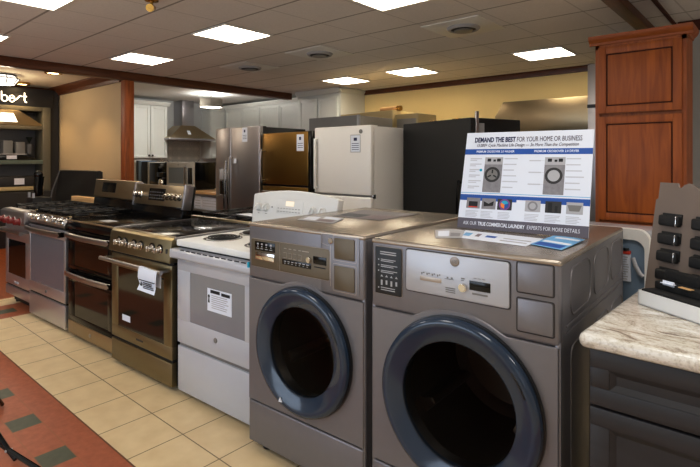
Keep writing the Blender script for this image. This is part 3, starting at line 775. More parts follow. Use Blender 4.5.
# tray and display board of black knobs
TO, TR = (-.353, 1.79), -33
tr = thing('display_tray', 'shallow white tray holding black foam on the granite counter', 'tray', (*TO, .931), TR)
MB().box(0, .30, 0, .003, 0, .045).box(0, .003, 0, .135, 0, .045).box(.297, .30, 0, .135, 0, .045).box(0, .30, .132, .135, 0, .045).box(0, .30, 0, .135, 0, .003).build('tray_box', 'white_plastic', tr)
fo = MB().box(.006, .294, .006, .128, .004, .05, .004)
fo.box(.012, .28, .05, .106, .048, .074, .006).box(.02, .14, .082, .106, .07, .108, .006).box(.17, .28, .082, .106, .07, .098, .006)
fo.build('foam_insert', 'foam', tr)
MB().box(.045, .085, .048, .051, .068, .083, .001, mtx=None).box(.044, .086, .040, .055, .074, .0765).build('white_tag', 'paper', tr)
MB().box(.105, .145, .040, .055, .074, .0765).build('beige_tag', 'lightwood', tr)
db = thing('display_board', 'taupe display board with rows of black knobs behind the white tray', 'display board', (TO[0] + .168 * .5446, TO[1] + .168 * .8387, .931), TR, None, -5)
prof = [(-.135, 0), (.28, 0), (.28, .358), (.05, .358), (.038, .364), (.022, .374), (.005, .379), (-.010, .373), (-.020, .363), (-.030, .363), (-.036, .378), (-.102, .378), (-.105, .322), (-.114, .317)]
MB().prism(prof, 'y', 0, .008).build('panel', 'board', db)
for j, z in enumerate((.250, .188, .130, .068)):
    for i, u in enumerate((-.085, .035, .155)):
        kb = MB().box(u, u + .076, -.020, 0, z - .018, z + .018, .007, 3).box(u + .006, u + .078, -.006, 0, z - .010, z + .025, .002)
        ko = kb.build('knob', 'black_matte', db)
        MB().box(u + .066, u + .0705, -.0215, -.002, z - .0182, z + .0182, .002).build('chrome_ring', 'chrome', ko)
# ------------------------------------------------------------------ ranges
def bar_handle(t, u0, u1, z, out=.06, r=.012, m='steel', post_in=.03, name='handle', y0=0):
    h = MB().cyl((u0, y0 - out, z), (u1, y0 - out, z), r, n=20, b=.002)
    for u in (u0 + post_in, u1 - post_in):
        h.cyl((u, y0, z), (u, y0 - out, z), r * .8, n=14)
    return h.build(name, m, t)
def bow_handle(t, u0, u1, z0, z1, out=.055, m='steel', name='handle', y0=0, ends='black_gloss', bow=.02):
    """flat, slightly bowed band handle with end brackets"""
    n = 16; t_ = bmesh.new(); ring = []
    for i in range(n + 1):
        u = u0 + (u1 - u0) * i / n; q = 1 - (2 * i / n - 1) ** 2
        y = y0 - out - bow * q; ring.append([t_.verts.new(p) for p in ((u, y + .006, z0), (u, y - .006, z0 + .008), (u, y - .008, (z0 + z1) / 2), (u, y - .006, z1 - .006), (u, y + .006, z1), (u, y + .014, (z0 + z1) / 2))])
    for A, B in zip(ring, ring[1:]):
        for j in range(6): t_.faces.new((A[j], A[(j + 1) % 6], B[(j + 1) % 6], B[j]))
    t_.faces.new(ring[0]); t_.faces.new(ring[-1]); bmesh.ops.recalc_face_normals(t_, faces=t_.faces)
    h = MB().merge(t_).build(name, m, t)
    MB().box(u0, u0 + .03, y0 - out - .004, y0, z0 + .004, z1 - .004, .004).box(u1 - .03, u1 + .002, y0 - out - .008, y0, z0 + .002, z1 - .002, .004).build('bracket', ends, h)
    return h
def knob(t, u, z, r=.022, out=.035, m='chrome', y0=0, n=24, ptr='grey_light', grip=True):
    k = MB().lathe([(r * 1.15, 0), (r * 1.15, -.006), (r * .95, -.010), (r * .85, -out + .004), (r * .75, -out), (.0005, -out)], (u, y0, z), 'y', n)
    if grip: k.box(u - r * .22, u + r * .22, y0 - out - .008, y0 - out + .004, z - r * .8, z + r * .8, .003)
    return k.build('knob', m, t)
def grates(t, u0, u1, v0, v1, z, n=3, m='iron'):
    out = []
    w = (u1 - u0) / n
    for i in range(n):
        a, b = u0 + i * w + .006, u0 + (i + 1) * w - .006
        g = MB(); h = .012
        for (x0, x1, y0, y1) in ((a, b, v0, v0 + .014), (a, b, v1 - .014, v1), (a, a + .014, v0, v1), (b - .014, b, v0, v1)):
            g.box(x0, x1, y0, y1, z + .022, z + .022 + h, .002)
        vm = (v0 + v1) / 2; g.box(a, b, vm - .007, vm + .007, z + .022, z + .034, .002)
        for vc in ((v0 + vm) / 2, (v1 + vm) / 2):
            um = (a + b) / 2
            for k_ in range(4):
                an = R(45 + 90 * k_); d = Vector((math.cos(an), math.sin(an), 0))
                p1 = Vector((um, vc, z + .032)) + d * .03; p2 = Vector((um, vc, z + .028)) + Vector((math.copysign((b - a) / 2 - .01, d.x), math.copysign((v1 - v0) / 4 - .01, d.y), 0))
                g.tube([p1, p2], .006, 6)
        for x in (a + .007, b - .007):
            for y in (v0 + .007, v1 - .007): g.box(x - .006, x + .006, y - .006, y + .006, z, z + .024)
        out.append(g.build('grate', m, t))
        bu = MB()
        for vc in ((v0 + vm) / 2, (v1 + vm) / 2):
            bu.lathe([(.05, z + .001), (.05, z + .008), (.036, z + .012), (.036, z + .02), (.0005, z + .021)], ((a + b) / 2, vc, 0), 'z', 24)
        bu.build('burner', 'black_matte', t)
    return out
def oven_door(t, u0, u1, z0, z1, m, win=None, wm='oven_glass', y0=-.02, y1=.02, name='door'):
    """oven door; win=(u0,u1,z0,z1) window set into it"""
    d = MB()
    if win:
        a, b, c, e = win
        d.box(u0, u1, y0, y1, z0, c, .004).box(u0, u1, y0, y1, e, z1, .004).box(u0, a, y0, y1, c - .004, e + .004, .004).box(b, u1, y0, y1, c - .004, e + .004, .004)
        do = d.build(name, m, t)
        MB().box(a - .002, b + .002, y0 + .003, y1 - .004, c - .002, e + .002).build('window', wm, do)
    else:
        do = d.box(u0, u1, y0, y1, z0, z1, .004).build(name, m, t)
    return do
def body(t, W, D, top, side='black_matte', z0=.03):
    MB().box(0.004, W - .004, .012, D, z0, top).build('body', side, t)
    for u in (.05, W - .05):
        for v in (.07, D - .06): MB().cyl((u, v, 0), (u, v, z0 + .01), .018, n=12).build('foot', 'rubber', t)

# ---- white coil range
t5 = thing('electric_range', 'white electric coil range standing left of the washing machines', 'range', (-2.697, 1.565, 0), 2.5, 'kitchen ranges in a row')
body(t5, .755, .64, .88, 'white_enamel')
ck = MB().box(-.006, .761, -.022, .56, .878, .915, .008, 3).box(-.006, .761, .55, .64, .878, .905, .006)
ck.build('cooktop', 'white_plastic', t5)
for (u, v, r) in ((.185, .175, .098), (.56, .16, .078), (.185, .415, .078), (.56, .40, .098)):
    bo = MB().lathe([(r + .018, .9155), (r + .018, .918), (r + .006, .9175), (r * .9, .908), (.0005, .906)], (u, v, 0), 'z', 40).build('drip_pan', 'chrome', t5)
    pts = []
    for i in range(150):
        a = i / 150 * 2 * math.pi * 4.2; q = .02 + (r - .02) * i / 150
        pts.append((u + q * math.cos(a), v + q * math.sin(a), .924))
    MB().tube(pts, .005, 6).build('coil', 'iron', bo)
do = oven_door(t5, .004, .751, .318, .868, 'white_enamel', (.135, .635, .455, .738), 'grey_window')
lb = MB().box(.305, .525, -.0185, -.016, .555, .678).build('energy_label', 'paper', do)
k = MB().box(.335, .42, -.0192, -.018, .655, .672).box(.435, .51, -.0192, -.018, .652, .668).cyl((.32, -.0192, .635), (.32, -.018, .635), .009, n=10)
k.prism([(.312, .60), (.328, .60), (.32, .645)], 'y', -.0192, -.018)
k.build('print', 'ink', lb, smooth=False)
k = MB()
for i in range(7): k.box(.345, .345 + random.uniform(.1, .16), -.0190, -.018, .64 - i * .011, .644 - i * .011)
k.build('fine_print', 'grey_light', lb, smooth=False)
MB().lathe([(.014, -.019), (.014, -.024), (.0005, -.025)], (.385, 0, .405), 'y', 20).build('badge', 'grey_mid', do)
hb = MB().prism([(-.02, .868), (-.05, .866), (-.062, .855), (-.064, .825), (-.056, .812), (-.044, .812), (-.044, .845), (-.02, .850)], 'x', -.012, .767, .004)
ho = hb.build('handle', 'white_enamel', do)
MB().box(-.012, .004, -.062, -.018, .814, .866, .004).box(.751, .767, -.062, -.018, .814, .866, .004).build('handle_end', 'white_enamel', ho)
k = MB()
for i in range(11): k.box(.09 + i * .056, .125 + i * .056, -.054, -.050, .8635, .8685)
k.build('vent_slots', 'ink', ho)
MB().box(.01, .745, -.004, .012, .866, .882).build('vent_gap', 'black_matte', t5)
MB().box(.004, .751, -.018, .02, .035, .297, .006).build('storage_drawer', 'white_enamel', t5)
MB().box(.01, .745, -.006, .02, .290, .322).build('drawer_gap', 'grey_mid', t5)
# back console with an arched top
def arch_top(u): return 1.150 + .038 * (1 - ((u - .377) / .40) ** 2)
pf = [(-.005, .90), (.76, .90)] + [(.775 - .795 * i / 24, arch_top(.775 - .795 * i / 24)) for i in range(25)]
mt_ = Matrix.Translation((-.035, .565, .905)) @ Matrix.Rotation(R(-10), 4, 'X') @ Matrix.Translation((0, 0, -.905))
cn = MB().prism(pf, 'y', 0, .06, .012, 3, mtx=mt_).build('console', 'white_plastic', t5); t5.scale.x = .96
def onc(mb_, *a): return mb_
def cpt(u, z, d=0): return mt_ @ Vector((u, -d, z))
for u in (.06, .135, .575, .655):
    k = MB().lathe([(.030, .001), (.030, -.006), (.024, -.012), (.022, -.024), (.0005, -.026)], (0, 0, 0), 'y', 28).box(-.005, .005, -.036, -.02, -.022, .022, .003)
    bm_ = k.bm; bmesh.ops.transform(bm_, matrix=Matrix.Translation(cpt(u, 1.065)) @ Matrix.Rotation(R(-10), 4, 'X') @ Matrix.Rotation(R(25), 4, 'Y'), verts=bm_.verts)
    k.build('knob', 'white_plastic', cn)
cp = MB().prism(rrect(.235, .485, 1.035, 1.125, .006), 'y', -.003, .002, .001, mtx=mt_).build('clock_panel', 'white_plastic', cn)
MB().box(.325, .40, -.0045, -.002, 1.085, 1.115, mtx=mt_).build('clock_display', 'led', cp)
k = MB()
for i in range(8): k.box(.25 + i * .028, .262 + i * .028, -.0042, -.002, 1.065, 1.069, mtx=mt_).box(.25 + i * .028, .266 + i * .028, -.0042, -.002, 1.045, 1.049, mtx=mt_)
for u in (.05, .125, .565, .645): k.box(u, u + .02, -.001, .0, 1.022, 1.025, mtx=mt_)
k.cyl(mt_ @ Vector((.19, .001, 1.07)), mt_ @ Vector((.19, -.002, 1.07)), .005, n=10)
k.build('console_print', 'grey_mid', cp, smooth=False)

# ---- stainless slide-in range, bronze cast of warm light in its colour
t4 = thing('electric_range', 'warm-lit stainless slide-in range with six knobs and a flyer on its handle', 'range', (-3.482, 1.525, 0), 2.5, 'kitchen ranges in a row')
body(t4, .755, .66, .885)
MB().box(.0, .755, .03, .665, .885, .918, .004).build('glass_cooktop', 'black_glass', t4)
MB().box(.0, .006, .0, .665, .9, .921, .002).build('cooktop_trim', 'steel', t4); MB().box(.749, .755, .0, .665, .9, .921, .002).build('cooktop_trim', 'steel', t4)
k = MB()
for (u, v, r) in ((.2, .2, .10), (.55, .2, .085), (.2, .47, .075), (.55, .47, .10)):
    k.lathe([(r, .9184), (r - .003, .9186)], (u, v, 0), 'z', 40)
k.build('element_marks', 'dark_grey', t4)
pf = [(.03, .918), (-.004, .914), (-.022, .90), (-.040, .775), (-.036, .768), (.03, .768)]
t4.scale.x = .985
ctrl = MB().prism(pf, 'x', .001, .754, .002).build('control_panel', 'steel_warm_lit', t4)
for i, u in enumerate((.135, .215, .33, .415, .55, .64)):
    ko = knob(ctrl, u, .838, .021, .034, 'chrome', y0=-.030)
    MB().lathe([(.034, 0), (.034, -.004), (.0005, -.005)], (u, -.029, .838), 'y', 24).build('bezel', 'black_gloss', ko)
MB().box(.705, .725, -.033, -.028, .82, .85).build('badge_plate', 'dark_grey', ctrl)
MB().box(.004, .751, -.01, .02, .752, .772).build('panel_gap', 'black_matte', t4)
do = oven_door(t4, .004, .751, .190, .752, 'steel_warm_lit', (.095, .66, .268, .665), 'oven_glass')
bar_handle(do, -.012, .752, .722, .07, .013, 'steel', .03, y0=-.02)
lb = MB().box(.15, .255, -.0185, -.016, .316, .356).build('label', 'paper', do)
MB().box(.335, .42, -.0215, -.019, .222, .234, .001).build('nameplate', 'dark_grey', do, smooth=False)
MB().box(.01, .745, -.008, .02, .172, .194).build('drawer_gap', 'black_matte', t4)
MB().box(.004, .751, -.02, .02, .03, .172, .004).build('storage_drawer', 'steel_warm_lit', t4)
# flyer hung over the handle
fy_ = thing('flyer', 'white printed flyer hung over the handle of the warm-lit stainless range', 'flyer', wpt(t4, .515, -.09) + (.722,), 2.5)
pathp = [(.012, -.09), (.014, -.02), (.012, .004), (.002, .015), (-.012, .012), (-.018, -.01), (-.020, -.05), (-.012, -.09), (-.030, -.122)]
tb = bmesh.new(); A = [tb.verts.new((0 + (.01 if i > 6 else 0), y, z)) for i, (y, z) in enumerate(pathp)]; B = [tb.verts.new((.205 - (.015 if i == 7 else 0), y, z - .004)) for i, (y, z) in enumerate(pathp)]
for i in range(len(pathp) - 1): tb.faces.new((A[i], A[i + 1], B[i + 1], B[i]))
pg = MB().merge(tb).build('page', 'paper', fy_)
k = MB().box(.02, .195, -.0235, -.021, -.063, -.059).prism([(.03, -.095), (.05, -.095), (.04, -.070)], 'y', -.0215, -.0185)
for i in range(4): k.box(.065, .065 + random.uniform(.07, .12), -.0225, -.0205, -.076 - i * .010, -.072 - i * .010)
k.build('printing', 'ink', pg, smooth=False)

# ---- double-oven range
t3 = thing('electric_range', 'black and steel double oven range with knobs on its back console', 'range', (-4.243, 1.52, 0), 2.5, 'kitchen ranges in a row')
body(t3, .755, .62, .885)
MB().box(0, .755, -.02, .60, .885, .915, .004).build('glass_cooktop', 'black_glass', t3)
MB().box(0, .755, -.026, -.008, .845, .912, .004).build('front_trim', 'black_gloss', t3)
MB().box(-.001, .756, -.029, -.018, .906, .916, .002).build('trim_strip', 'steel_warm', t3)
d1 = oven_door(t3, .004, .751, .535, .838, 'black_glass', (.11, .645, .57, .75), 'oven_glass')
bow_handle(d1, .02, .735, .778, .822, .03, 'steel', y0=-.02)
d2 = oven_door(t3, .004, .751, .135, .528, 'black_glass', (.11, .645, .18, .44), 'oven_glass')
bow_handle(d2, .02, .735, .478, .522, .03, 'steel', y0=-.02)
MB().box(.004, .751, -.02, .02, .035, .135, .003).build('bottom_trim', 'steel_warm', t3)
MB().lathe([(.014, -.02), (.014, -.025), (.0005, -.026)], (.38, 0, .085), 'y', 20).build('badge', 'steel', t3)
MB().box(.30, .45, .08, .16, .9152, .9165, mtx=None).build('notice', 'grey_light', t3)
mt_ = Matrix.Translation((0, .505, .915)) @ Matrix.Rotation(R(-9), 4, 'X') @ Matrix.Translation((0, 0, -.915))
MB().box(0, .755, -.01, .075, .905, 1.01, .006, mtx=mt_).build('console_base', 'black_gloss', t3)
cn = MB().box(0.012, .743, -.012, .05, 1.005, 1.175, .004, mtx=mt_).build('console', 'steel_warm', t3)
MB().box(-.008, .016, -.018, .06, .99, 1.188, .005, mtx=mt_).build('console_end_cap', 'steel_v', cn); MB().box(.739, .763, -.018, .06, .99, 1.188, .005, mtx=mt_).build('console_end_cap', 'steel_v', cn)
MB().box(0.0, .755, .045, .085, .99, 1.18, .004, mtx=mt_).build('console_back', 'black_matte', cn)
MB().prism(rrect(.245, .485, 1.045, 1.145, .004), 'y', -.016, -.010, .001, mtx=mt_).build('display', 'black_gloss', cn)
k = MB()
for i in range(6):
    for j in range(3): k.box(.26 + i * .036, .28 + i * .036, -.0166, -.0155, 1.06 + j * .025, 1.066 + j * .025, mtx=mt_)
k.build('display_marks', 'grey_mid', cn, smooth=False)
for i, u in enumerate((.055, .115, .525, .585, .645, .70)):
    k = MB().lathe([(.030, 0), (.030, -.006), (.024, -.012), (.021, -.032), (.0005, -.034)], (0, 0, 0), 'y', 24).box(-.005, .005, -.042, -.03, -.02, .02, .003)
    bmesh.ops.transform(k.bm, matrix=mt_ @ Matrix.Translation((u, -.012, 1.085)) @ Matrix.Rotation(R(20 * i), 4, 'Y'), verts=k.bm.verts)
    k.build('knob', 'chrome', cn)

# ---- steel gas range
t2 = thing('gas_range', 'steel gas range with a wide reflective oven window, second from the left', 'range', (-5.055, 1.488, 0), 2.5, 'kitchen ranges in a row')
body(t2, .755, .62, .895)
MB().box(0, .755, .01, .60, .893, .912, .005).build('cooktop', 'black_gloss', t2)
grates(t2, .03, .725, .05, .55, .912, 3)
pf = [(.03, .912), (.005, .914), (-.028, .855), (-.030, .838), (.03, .838)]
ctrl = MB().prism(pf, 'x', .0, .755, .002).build('control_panel', 'steel', t2)
MB().tube([(-.004, .0, .915), (.759, .0, .915)], .009, 10).build('front_rail', 'chrome', ctrl)
for u in (.07, .19, .377, .57, .69):
    k = MB().lathe([(.028, 0), (.028, -.008), (.022, -.014), (.020, -.04), (.0005, -.042)], (0, 0, 0), 'y', 24).box(-.005, .005, -.05, -.03, -.02, .02, .003)
    bmesh.ops.transform(k.bm, matrix=Matrix.Translation((u, -.010, .878)) @ Matrix.Rotation(R(-28), 4, 'X'), verts=k.bm.verts)
    k.build('knob', 'chrome', ctrl)
MB().box(.01, .745, -.015, .02, .815, .842).build('vent_gap', 'black_matte', t2)
do = oven_door(t2, .004, .751, .235, .815, 'steel_cool', (.03, .725, .325, .735), 'oven_glass_light')
bow_handle(do, .015, .74, .762, .806, .035, 'steel', y0=-.02)
MB().lathe([(.013, -.02), (.013, -.025), (.0005, -.026)], (.377, 0, .275), 'y', 20).build('badge', 'grey_mid', do)
MB().box(.01, .745, -.008, .02, .215, .24).build('drawer_gap', 'black_matte', t2)
MB().box(.004, .751, -.02, .02, .03, .217, .005).build('storage_drawer', 'steel_cool', t2)
mt_ = Matrix.Translation((0, .53, .912)) @ Matrix.Rotation(R(-9), 4, 'X') @ Matrix.Translation((0, 0, -.912))
MB().box(.0, .755, 0, .05, .905, 1.025, .004, mtx=mt_).build('console_base', 'black_gloss', t2)
cn = MB().box(-.004, .76, -.012, .06, 1.02, 1.195, .012, 3, mtx=mt_).build('console', 'steel_warm', t2)
MB().box(.165, .42, -.016, -.008, 1.075, 1.165, .002, mtx=mt_).build('display', 'black_gloss', cn)

# ---- professional gas range with red knobs
t1 = thing('gas_range', 'professional gas range with red knobs and a tubular handle, leftmost in the row', 'range', (-5.695, 1.475, 0), 2.5, 'kitchen ranges in a row')
body(t1, .61, .66, .885, 'steel_v', .12)
MB().box(.02, .59, .05, .6, .02, .13).build('toe_kick', 'black_matte', t1)
MB().box(0, .61, .0, .66, .885, .918, .006).build('cooktop', 'black_gloss', t1)
grates(t1, .02, .59, .06, .56, .915, 2)
pf = [(.03, .92), (-.03, .916), (-.062, .90), (-.064, .80), (-.05, .785), (.03, .785)]
ctrl = MB().prism(pf, 'x', -.004, .614, .004).build('control_panel', 'steel_v', t1)
for u in (.10, .245, .365, .51):
    ko = knob(ctrl, u, .822, .03, .045, 'red', y0=-.064)
    MB().lathe([(.040, 0), (.040, -.006), (.0005, -.008)], (u, -.063, .822), 'y', 24).build('bezel', 'steel', ko)
do = oven_door(t1, .004, .606, .20, .775, 'steel_cool', (.07, .51, .30, .625), 'oven_glass')
bar_handle(do, -.02, .63, .725, .075, .017, 'steel', .045, y0=-.02)
MB().box(.24, .35, -.024, -.018, .225, .245, .002).build('nameplate', 'grey_light', do)
MB().box(.01, .60, -.006, .02, .182, .204).build('panel_gap', 'black_matte', t1)
MB().box(.004, .606, -.02, .02, .10, .182, .004).build('bottom_panel', 'steel_cool', t1)

# ---- gas ranges of the row behind, seen from their backs
tr_ = thing('gas_range', 'gas range in the row behind with cast iron grates and a steel back edge', 'range', (-3.03, 3.02, 0), 182.5)
body(tr_, .755, .70, .89)
MB().box(0, .755, .0, .68, .885, .905, .005).build('cooktop', 'black_gloss', tr_)
MB().box(0, .755, .68, .72, .80, .918, .005).build('back_edge', 'steel_warm', tr_)
grates(tr_, .02, .735, .06, .63, .905, 3)
oven_door(tr_, .004, .751, .2, .8, 'steel_v', (.1, .65, .3, .65), 'oven_glass')
MB().box(0, .755, -.03, .02, .805, .885, .005).build('control_panel', 'steel_v', tr_)
bar_handle(tr_, .02, .735, .74, .06, .012, 'steel', .03, y0=-.02)
sheet('paper_notice', 'small white paper lying on the gas range behind the white range', 'paper', [(-3.33, 2.42), (-3.05, 2.40), (-3.04, 2.52), (-3.30, 2.54)], .942, 'paper')

# covered appliance and wooden board behind the gas ranges
cv = thing('covered_appliance', 'large appliance under a creased black cover behind the leftmost gas ranges', 'covered appliance', (-6.93, 2.22, 0), 2)
tb = bmesh.new(); nx, nz = 24, 18; V = []
for j in range(nz + 1):
    row = []
    for i in range(nx + 1):
        a, b = i / nx, j / nz
        u = 1.12 * a + .10 * b * (1 - a); z = .02 + 1.225 * b
        y = .10 * b * b + .012 * math.sin(a * 9 + b * 5) * (1 - b) + .012 * math.sin(b * 16 - a * 3) * math.sin(math.pi * a)
        row.append(tb.verts.new((u, y, z)))
    V.append(row)
top = [tb.verts.new((v.co.x, v.co.y + .03, v.co.z + .006)) for v in V[-1]]; back = [tb.verts.new((v.co.x, .16, 1.235)) for v in V[-1]]; bot = [tb.verts.new((v.co.x, .17, .02)) for v in V[0]]
V += [top, back, bot]
for A, B in zip(V, V[1:]):
    for i in range(nx): tb.faces.new((A[i], A[i + 1], B[i + 1], B[i]))
for s_ in (0, -1): tb.faces.new([r_[s_] for r_ in V])
bmesh.ops.recalc_face_normals(tb, faces=tb.faces)
MB().merge(tb).build('cover', 'vinyl', cv)
MB().tube([(.02, -.002, .72), (.06, .03, 1.0), (.115, .09, 1.235)], .008, 8).build('edge_piping', 'grey_mid', cv)
bd_ = MB().box(0, .58, 0, .075, 0, .075, .006)
o = bd_.build('wooden_board', 'lightwood'); o.location = wpt(t1, .015, .572) + (.919,); o.rotation_euler = (0, 0, R(2.5))
tag(o, 'light wooden board lying along the back of the leftmost range', 'board')
ph = thing('upright_stand', 'black glossy upright stand with a rounded top behind the leftmost range', 'stand', (-6.70, 2.05, 0), 0)
MB().box(-.12, .12, -.1, .1, 0, .93, .01).build('stand', 'black_matte', ph)
MB().tube([(0, 0, .95), (.01, -.01, 1.05), (.02, 0, 1.18)], [.045, .05, .055], 14).sphere((.02, -.01, 1.20), .06, (1, .8, .8)).build('rounded_top', 'black_gloss', ph)
MB().box(-.09, -.06, -.09, -.07, .93, .99).box(.06, .09, -.09, -.07, .93, .985).build('tags', 'grey_light', ph)
# ------------------------------------------------------------------ refrigerators
def fridge_body(t, W, D, H, m, top='black_matte', zf=.03):
    MB().box(0, W, .06, D, zf, H - .01, .006).build('cabinet', m, t)
    MB().box(.01, W - .01, .02, .12, H - .012, H, .003).build('hinge_cover', top, t)
    MB().box(.01, W - .01, .03, D, 0, zf + .01).build('base_grille', 'black_matte', t)
def door_tag(t, u, z, w=.075, h=.15, y=-.002):
    lb = MB().box(u, u + w, y - .0015, y + .001, z, z + h).build('price_tag', 'paper', t)
    k = MB().box(u + w * .35, u + w * .62, y - .0022, y, z + h * .66, z + h * .84)
    for i in range(3): k.box(u + w * .15, u + w * .85, y - .0022, y, z + h * (.2 + .12 * i), z + h * (.23 + .12 * i))
    k.build('printing', 'navy', lb, smooth=False)
def vhandle(t, u, z0, z1, m='steel_v', out=.055, bow=.02, r=.013):
    n = 12
    h = MB().tube([(u, -out - bow * (1 - (2 * i / n - 1) ** 2), z0 + (z1 - z0) * i / n) for i in range(n + 1)], r, 10)
    h.cyl((u, 0, z0 + .02), (u, -out, z0 + .02), r * .8).cyl((u, 0, z1 - .02), (u, -out, z1 - .02), r * .8)
    return h.build('handle', m, t)
f = thing('refrigerator', 'stainless side-by-side refrigerator with ice dispenser, left of the bronze one', 'refrigerator', (-5.765, 3.87, 0), 0, 'refrigerators behind the ranges')
fridge_body(f, .92, .78, 1.79, 'dark_grey')
dl = MB().box(.0, .333, 0, .06, .06, 1.79, .010, 3).build('freezer_door', 'steel_v', f)
dr_ = MB().box(.339, .92, 0, .06, .06, 1.79, .010, 3).build('door', 'steel_v', f)
vhandle(dl, .295, .62, 1.36, 'chrome'); vhandle(dr_, .378, .62, 1.42, 'chrome')
di = MB().box(.08, .255, -.004, .01, .90, 1.27, .004).build('ice_dispenser', 'grey_mid', dl)
MB().box(.095, .24, -.006, 0, .92, 1.10, .004).build('recess', 'black_gloss', di)
MB().box(.095, .24, -.008, 0, 1.12, 1.25, .004).build('control_plate', 'grey_light', di)
door_tag(dr_, .58, 1.60, .105, .18, 0)
MB().box(.405, .455, -.003, 0, 1.33, 1.39).build('sticker', 'paper', dr_)
f = thing('refrigerator', 'bronze steel bottom-freezer refrigerator beside the white one', 'refrigerator', (-4.825, 3.90, 0), 0, 'refrigerators behind the ranges')
fridge_body(f, .845, .75, 1.70, 'black_matte')
d1 = MB().box(0, .80, 0, .06, 1.085, 1.695, .008, 3).build('door', 'bronze_fridge', f)
MB().box(.80, .845, .0, .06, .06, 1.70, .006).build('door_edge', 'black_gloss', f)
d2 = MB().box(0, .80, 0, .06, .06, 1.06, .008, 3).build('freezer_drawer', 'bronze_fridge', f)
vhandle(d1, .055, 1.11, 1.50, 'steel_v'); bar_handle(d2, .06, .74, 1.0, .055, .012, 'steel')
door_tag(d1, .615, 1.475, .12, .19, 0)
f = thing('refrigerator', 'white top-freezer refrigerator beside the black one', 'refrigerator', (-3.775, 3.75, 0), 0, 'refrigerators behind the ranges')
fridge_body(f, .77, .74, 1.715, 'white_textured', 'white_plastic')
d1 = MB().box(0, .77, 0, .062, 1.03, 1.715, .014, 3).build('freezer_door', 'white_textured', f)
d2 = MB().box(0, .77, 0, .062, .06, 1.012, .014, 3).build('door', 'white_textured', f)
MB().box(.01, .76, .02, .06, 1.008, 1.034).build('door_gap', 'grey_mid', f)
for d, z0, z1 in ((d1, 1.07, 1.60), (d2, .55, .985)):
    MB().box(.025, .055, -.04, -.022, z0, z1, .008, 3).box(.025, .055, -.03, .004, z0, z0 + .03, .004).box(.025, .055, -.03, .004, z1 - .03, z1, .004).build('handle', 'white_plastic', d)
MB().lathe([(.021, .001), (.021, -.005), (.0005, -.007)], (.645, 0, 1.655), 'y', 24).build('badge', 'grey_mid', d1)
lb = MB().box(.51, .64, -.0015, .001, 1.45, 1.625).build('price_tag', 'grey_light', d1)
MB().box(.517, .633, -.003, 0, 1.457, 1.618).build('sheet', 'paper', lb)
k = MB().box(.555, .597, -.0038, -.002, 1.565, 1.595)
for i in range(4): k.box(.53, .62, -.0038, -.002, 1.475 + i * .02, 1.480 + i * .02)
k.build('printing', 'navy', lb, smooth=False)
MB().box(.745, .775, .03, .075, 1.0, 1.04, .004).build('hinge', 'chrome', f)
f = thing('refrigerator', 'large black refrigerator behind the washers, left of the laundry sign', 'refrigerator', (-2.985, 4.255, 0), -19, 'refrigerators behind the ranges')
MB().box(0, .985, .07, .62, .03, 1.745, .006).build('cabinet', 'black_matte', f)
MB().box(0, .985, 0, .065, .06, 1.745, .010, 3).build('door', 'black_matte', f)
MB().box(.02, .97, .04, .6, 0, .06).build('base_grille', 'black_matte', f)
MB().box(.990, 1.012, .045, .075, .2, 1.80, .004).build('steel_edge_trim', 'steel_v', f)
MB().box(.985, .990, .10, .16, 1.56, 1.70).build('white_tag', 'grey_light', f)
vhandle(f, .90, .6, 1.2, 'black_gloss')
for i in range(5): MB().box(.1 + i * .17, .19 + i * .17, .12, .2, 1.742, 1.757 + .006 * (i % 2), .003).build('hinge_cover', 'brass', f)
f = thing('refrigerator', 'tall stainless built-in refrigerator showing only its edge beside the cherry cabinet', 'refrigerator', (-1.365, 4.86, 0), 0, 'refrigerators behind the ranges')
MB().box(0, .56, .05, .6, .03, 2.25, .006).build('cabinet', 'steel_v', f)
MB().box(0, .56, 0, .045, .06, 2.25, .006).build('door', 'steel_v', f)
MB().box(.0, .07, -.012, 0, 1.85, 1.88).build('hinge', 'dark_grey', f)

# cases standing behind the white refrigerator
g_ = thing('cooler_case', 'grey steel case standing behind the white refrigerator', 'case', (-4.82, 4.69, 0), 0)
MB().box(0, .87, 0, .03, .03, 1.925, .006).build('front_panel', 'grey_mid', g_)
MB().box(0, .87, .03, .70, .0, 1.92, .006).build('cabinet', 'grey_box', g_)
MB().box(.84, .875, -.004, .03, .03, 1.928, .004).build('front_edge', 'grey_light', g_)
g_ = thing('cooler_case', 'beige case with a sloping top standing behind the grey steel case', 'case', (-4.94, 5.45, 0), 0)
MB().prism([(0, .0), (.95, .0), (.95, 2.045), (.0, 2.03)], 'y', 0, .5, .006).build('cabinet', 'beige_metal', g_)
MB().box(.955, 1.32, .05, .5, .0, 1.985, .006).build('side_unit', 'beige_metal', g_)
MB().box(.99, 1.29, .04, .052, .5, 1.92, .004).build('side_panel', 'grey_box', g_)
o = thing('cardboard_roll', 'small rolled beige item on top of the beige case', 'roll', (-4.30, 5.60, 2.042), 0)
MB().cyl((0, 0, .035), (.28, .0, .035), .032, n=18).build('roll', 'lightwood', o)
MB().cyl((.28, .0, .036), (.34, .0, .036), .036, n=18).build('end_cap', 'brass', o)

# steel canopy hood on the back wall
h = thing('canopy_hood', 'wide stainless canopy hood on the cream wall behind the laundry sign', 'range hood', (-2.88, 6.2, 1.72), 0)
MB().prism([(0, .0), (1.6, 0), (1.6, .40), (.11, .40), (.0, .22)], 'y', 0, .64, .004).build('canopy', 'steel_warm', h)
MB().box(-.01, 1.61, -.01, .64, -.02, .015, .004).build('bottom_lip', 'black_matte', h)

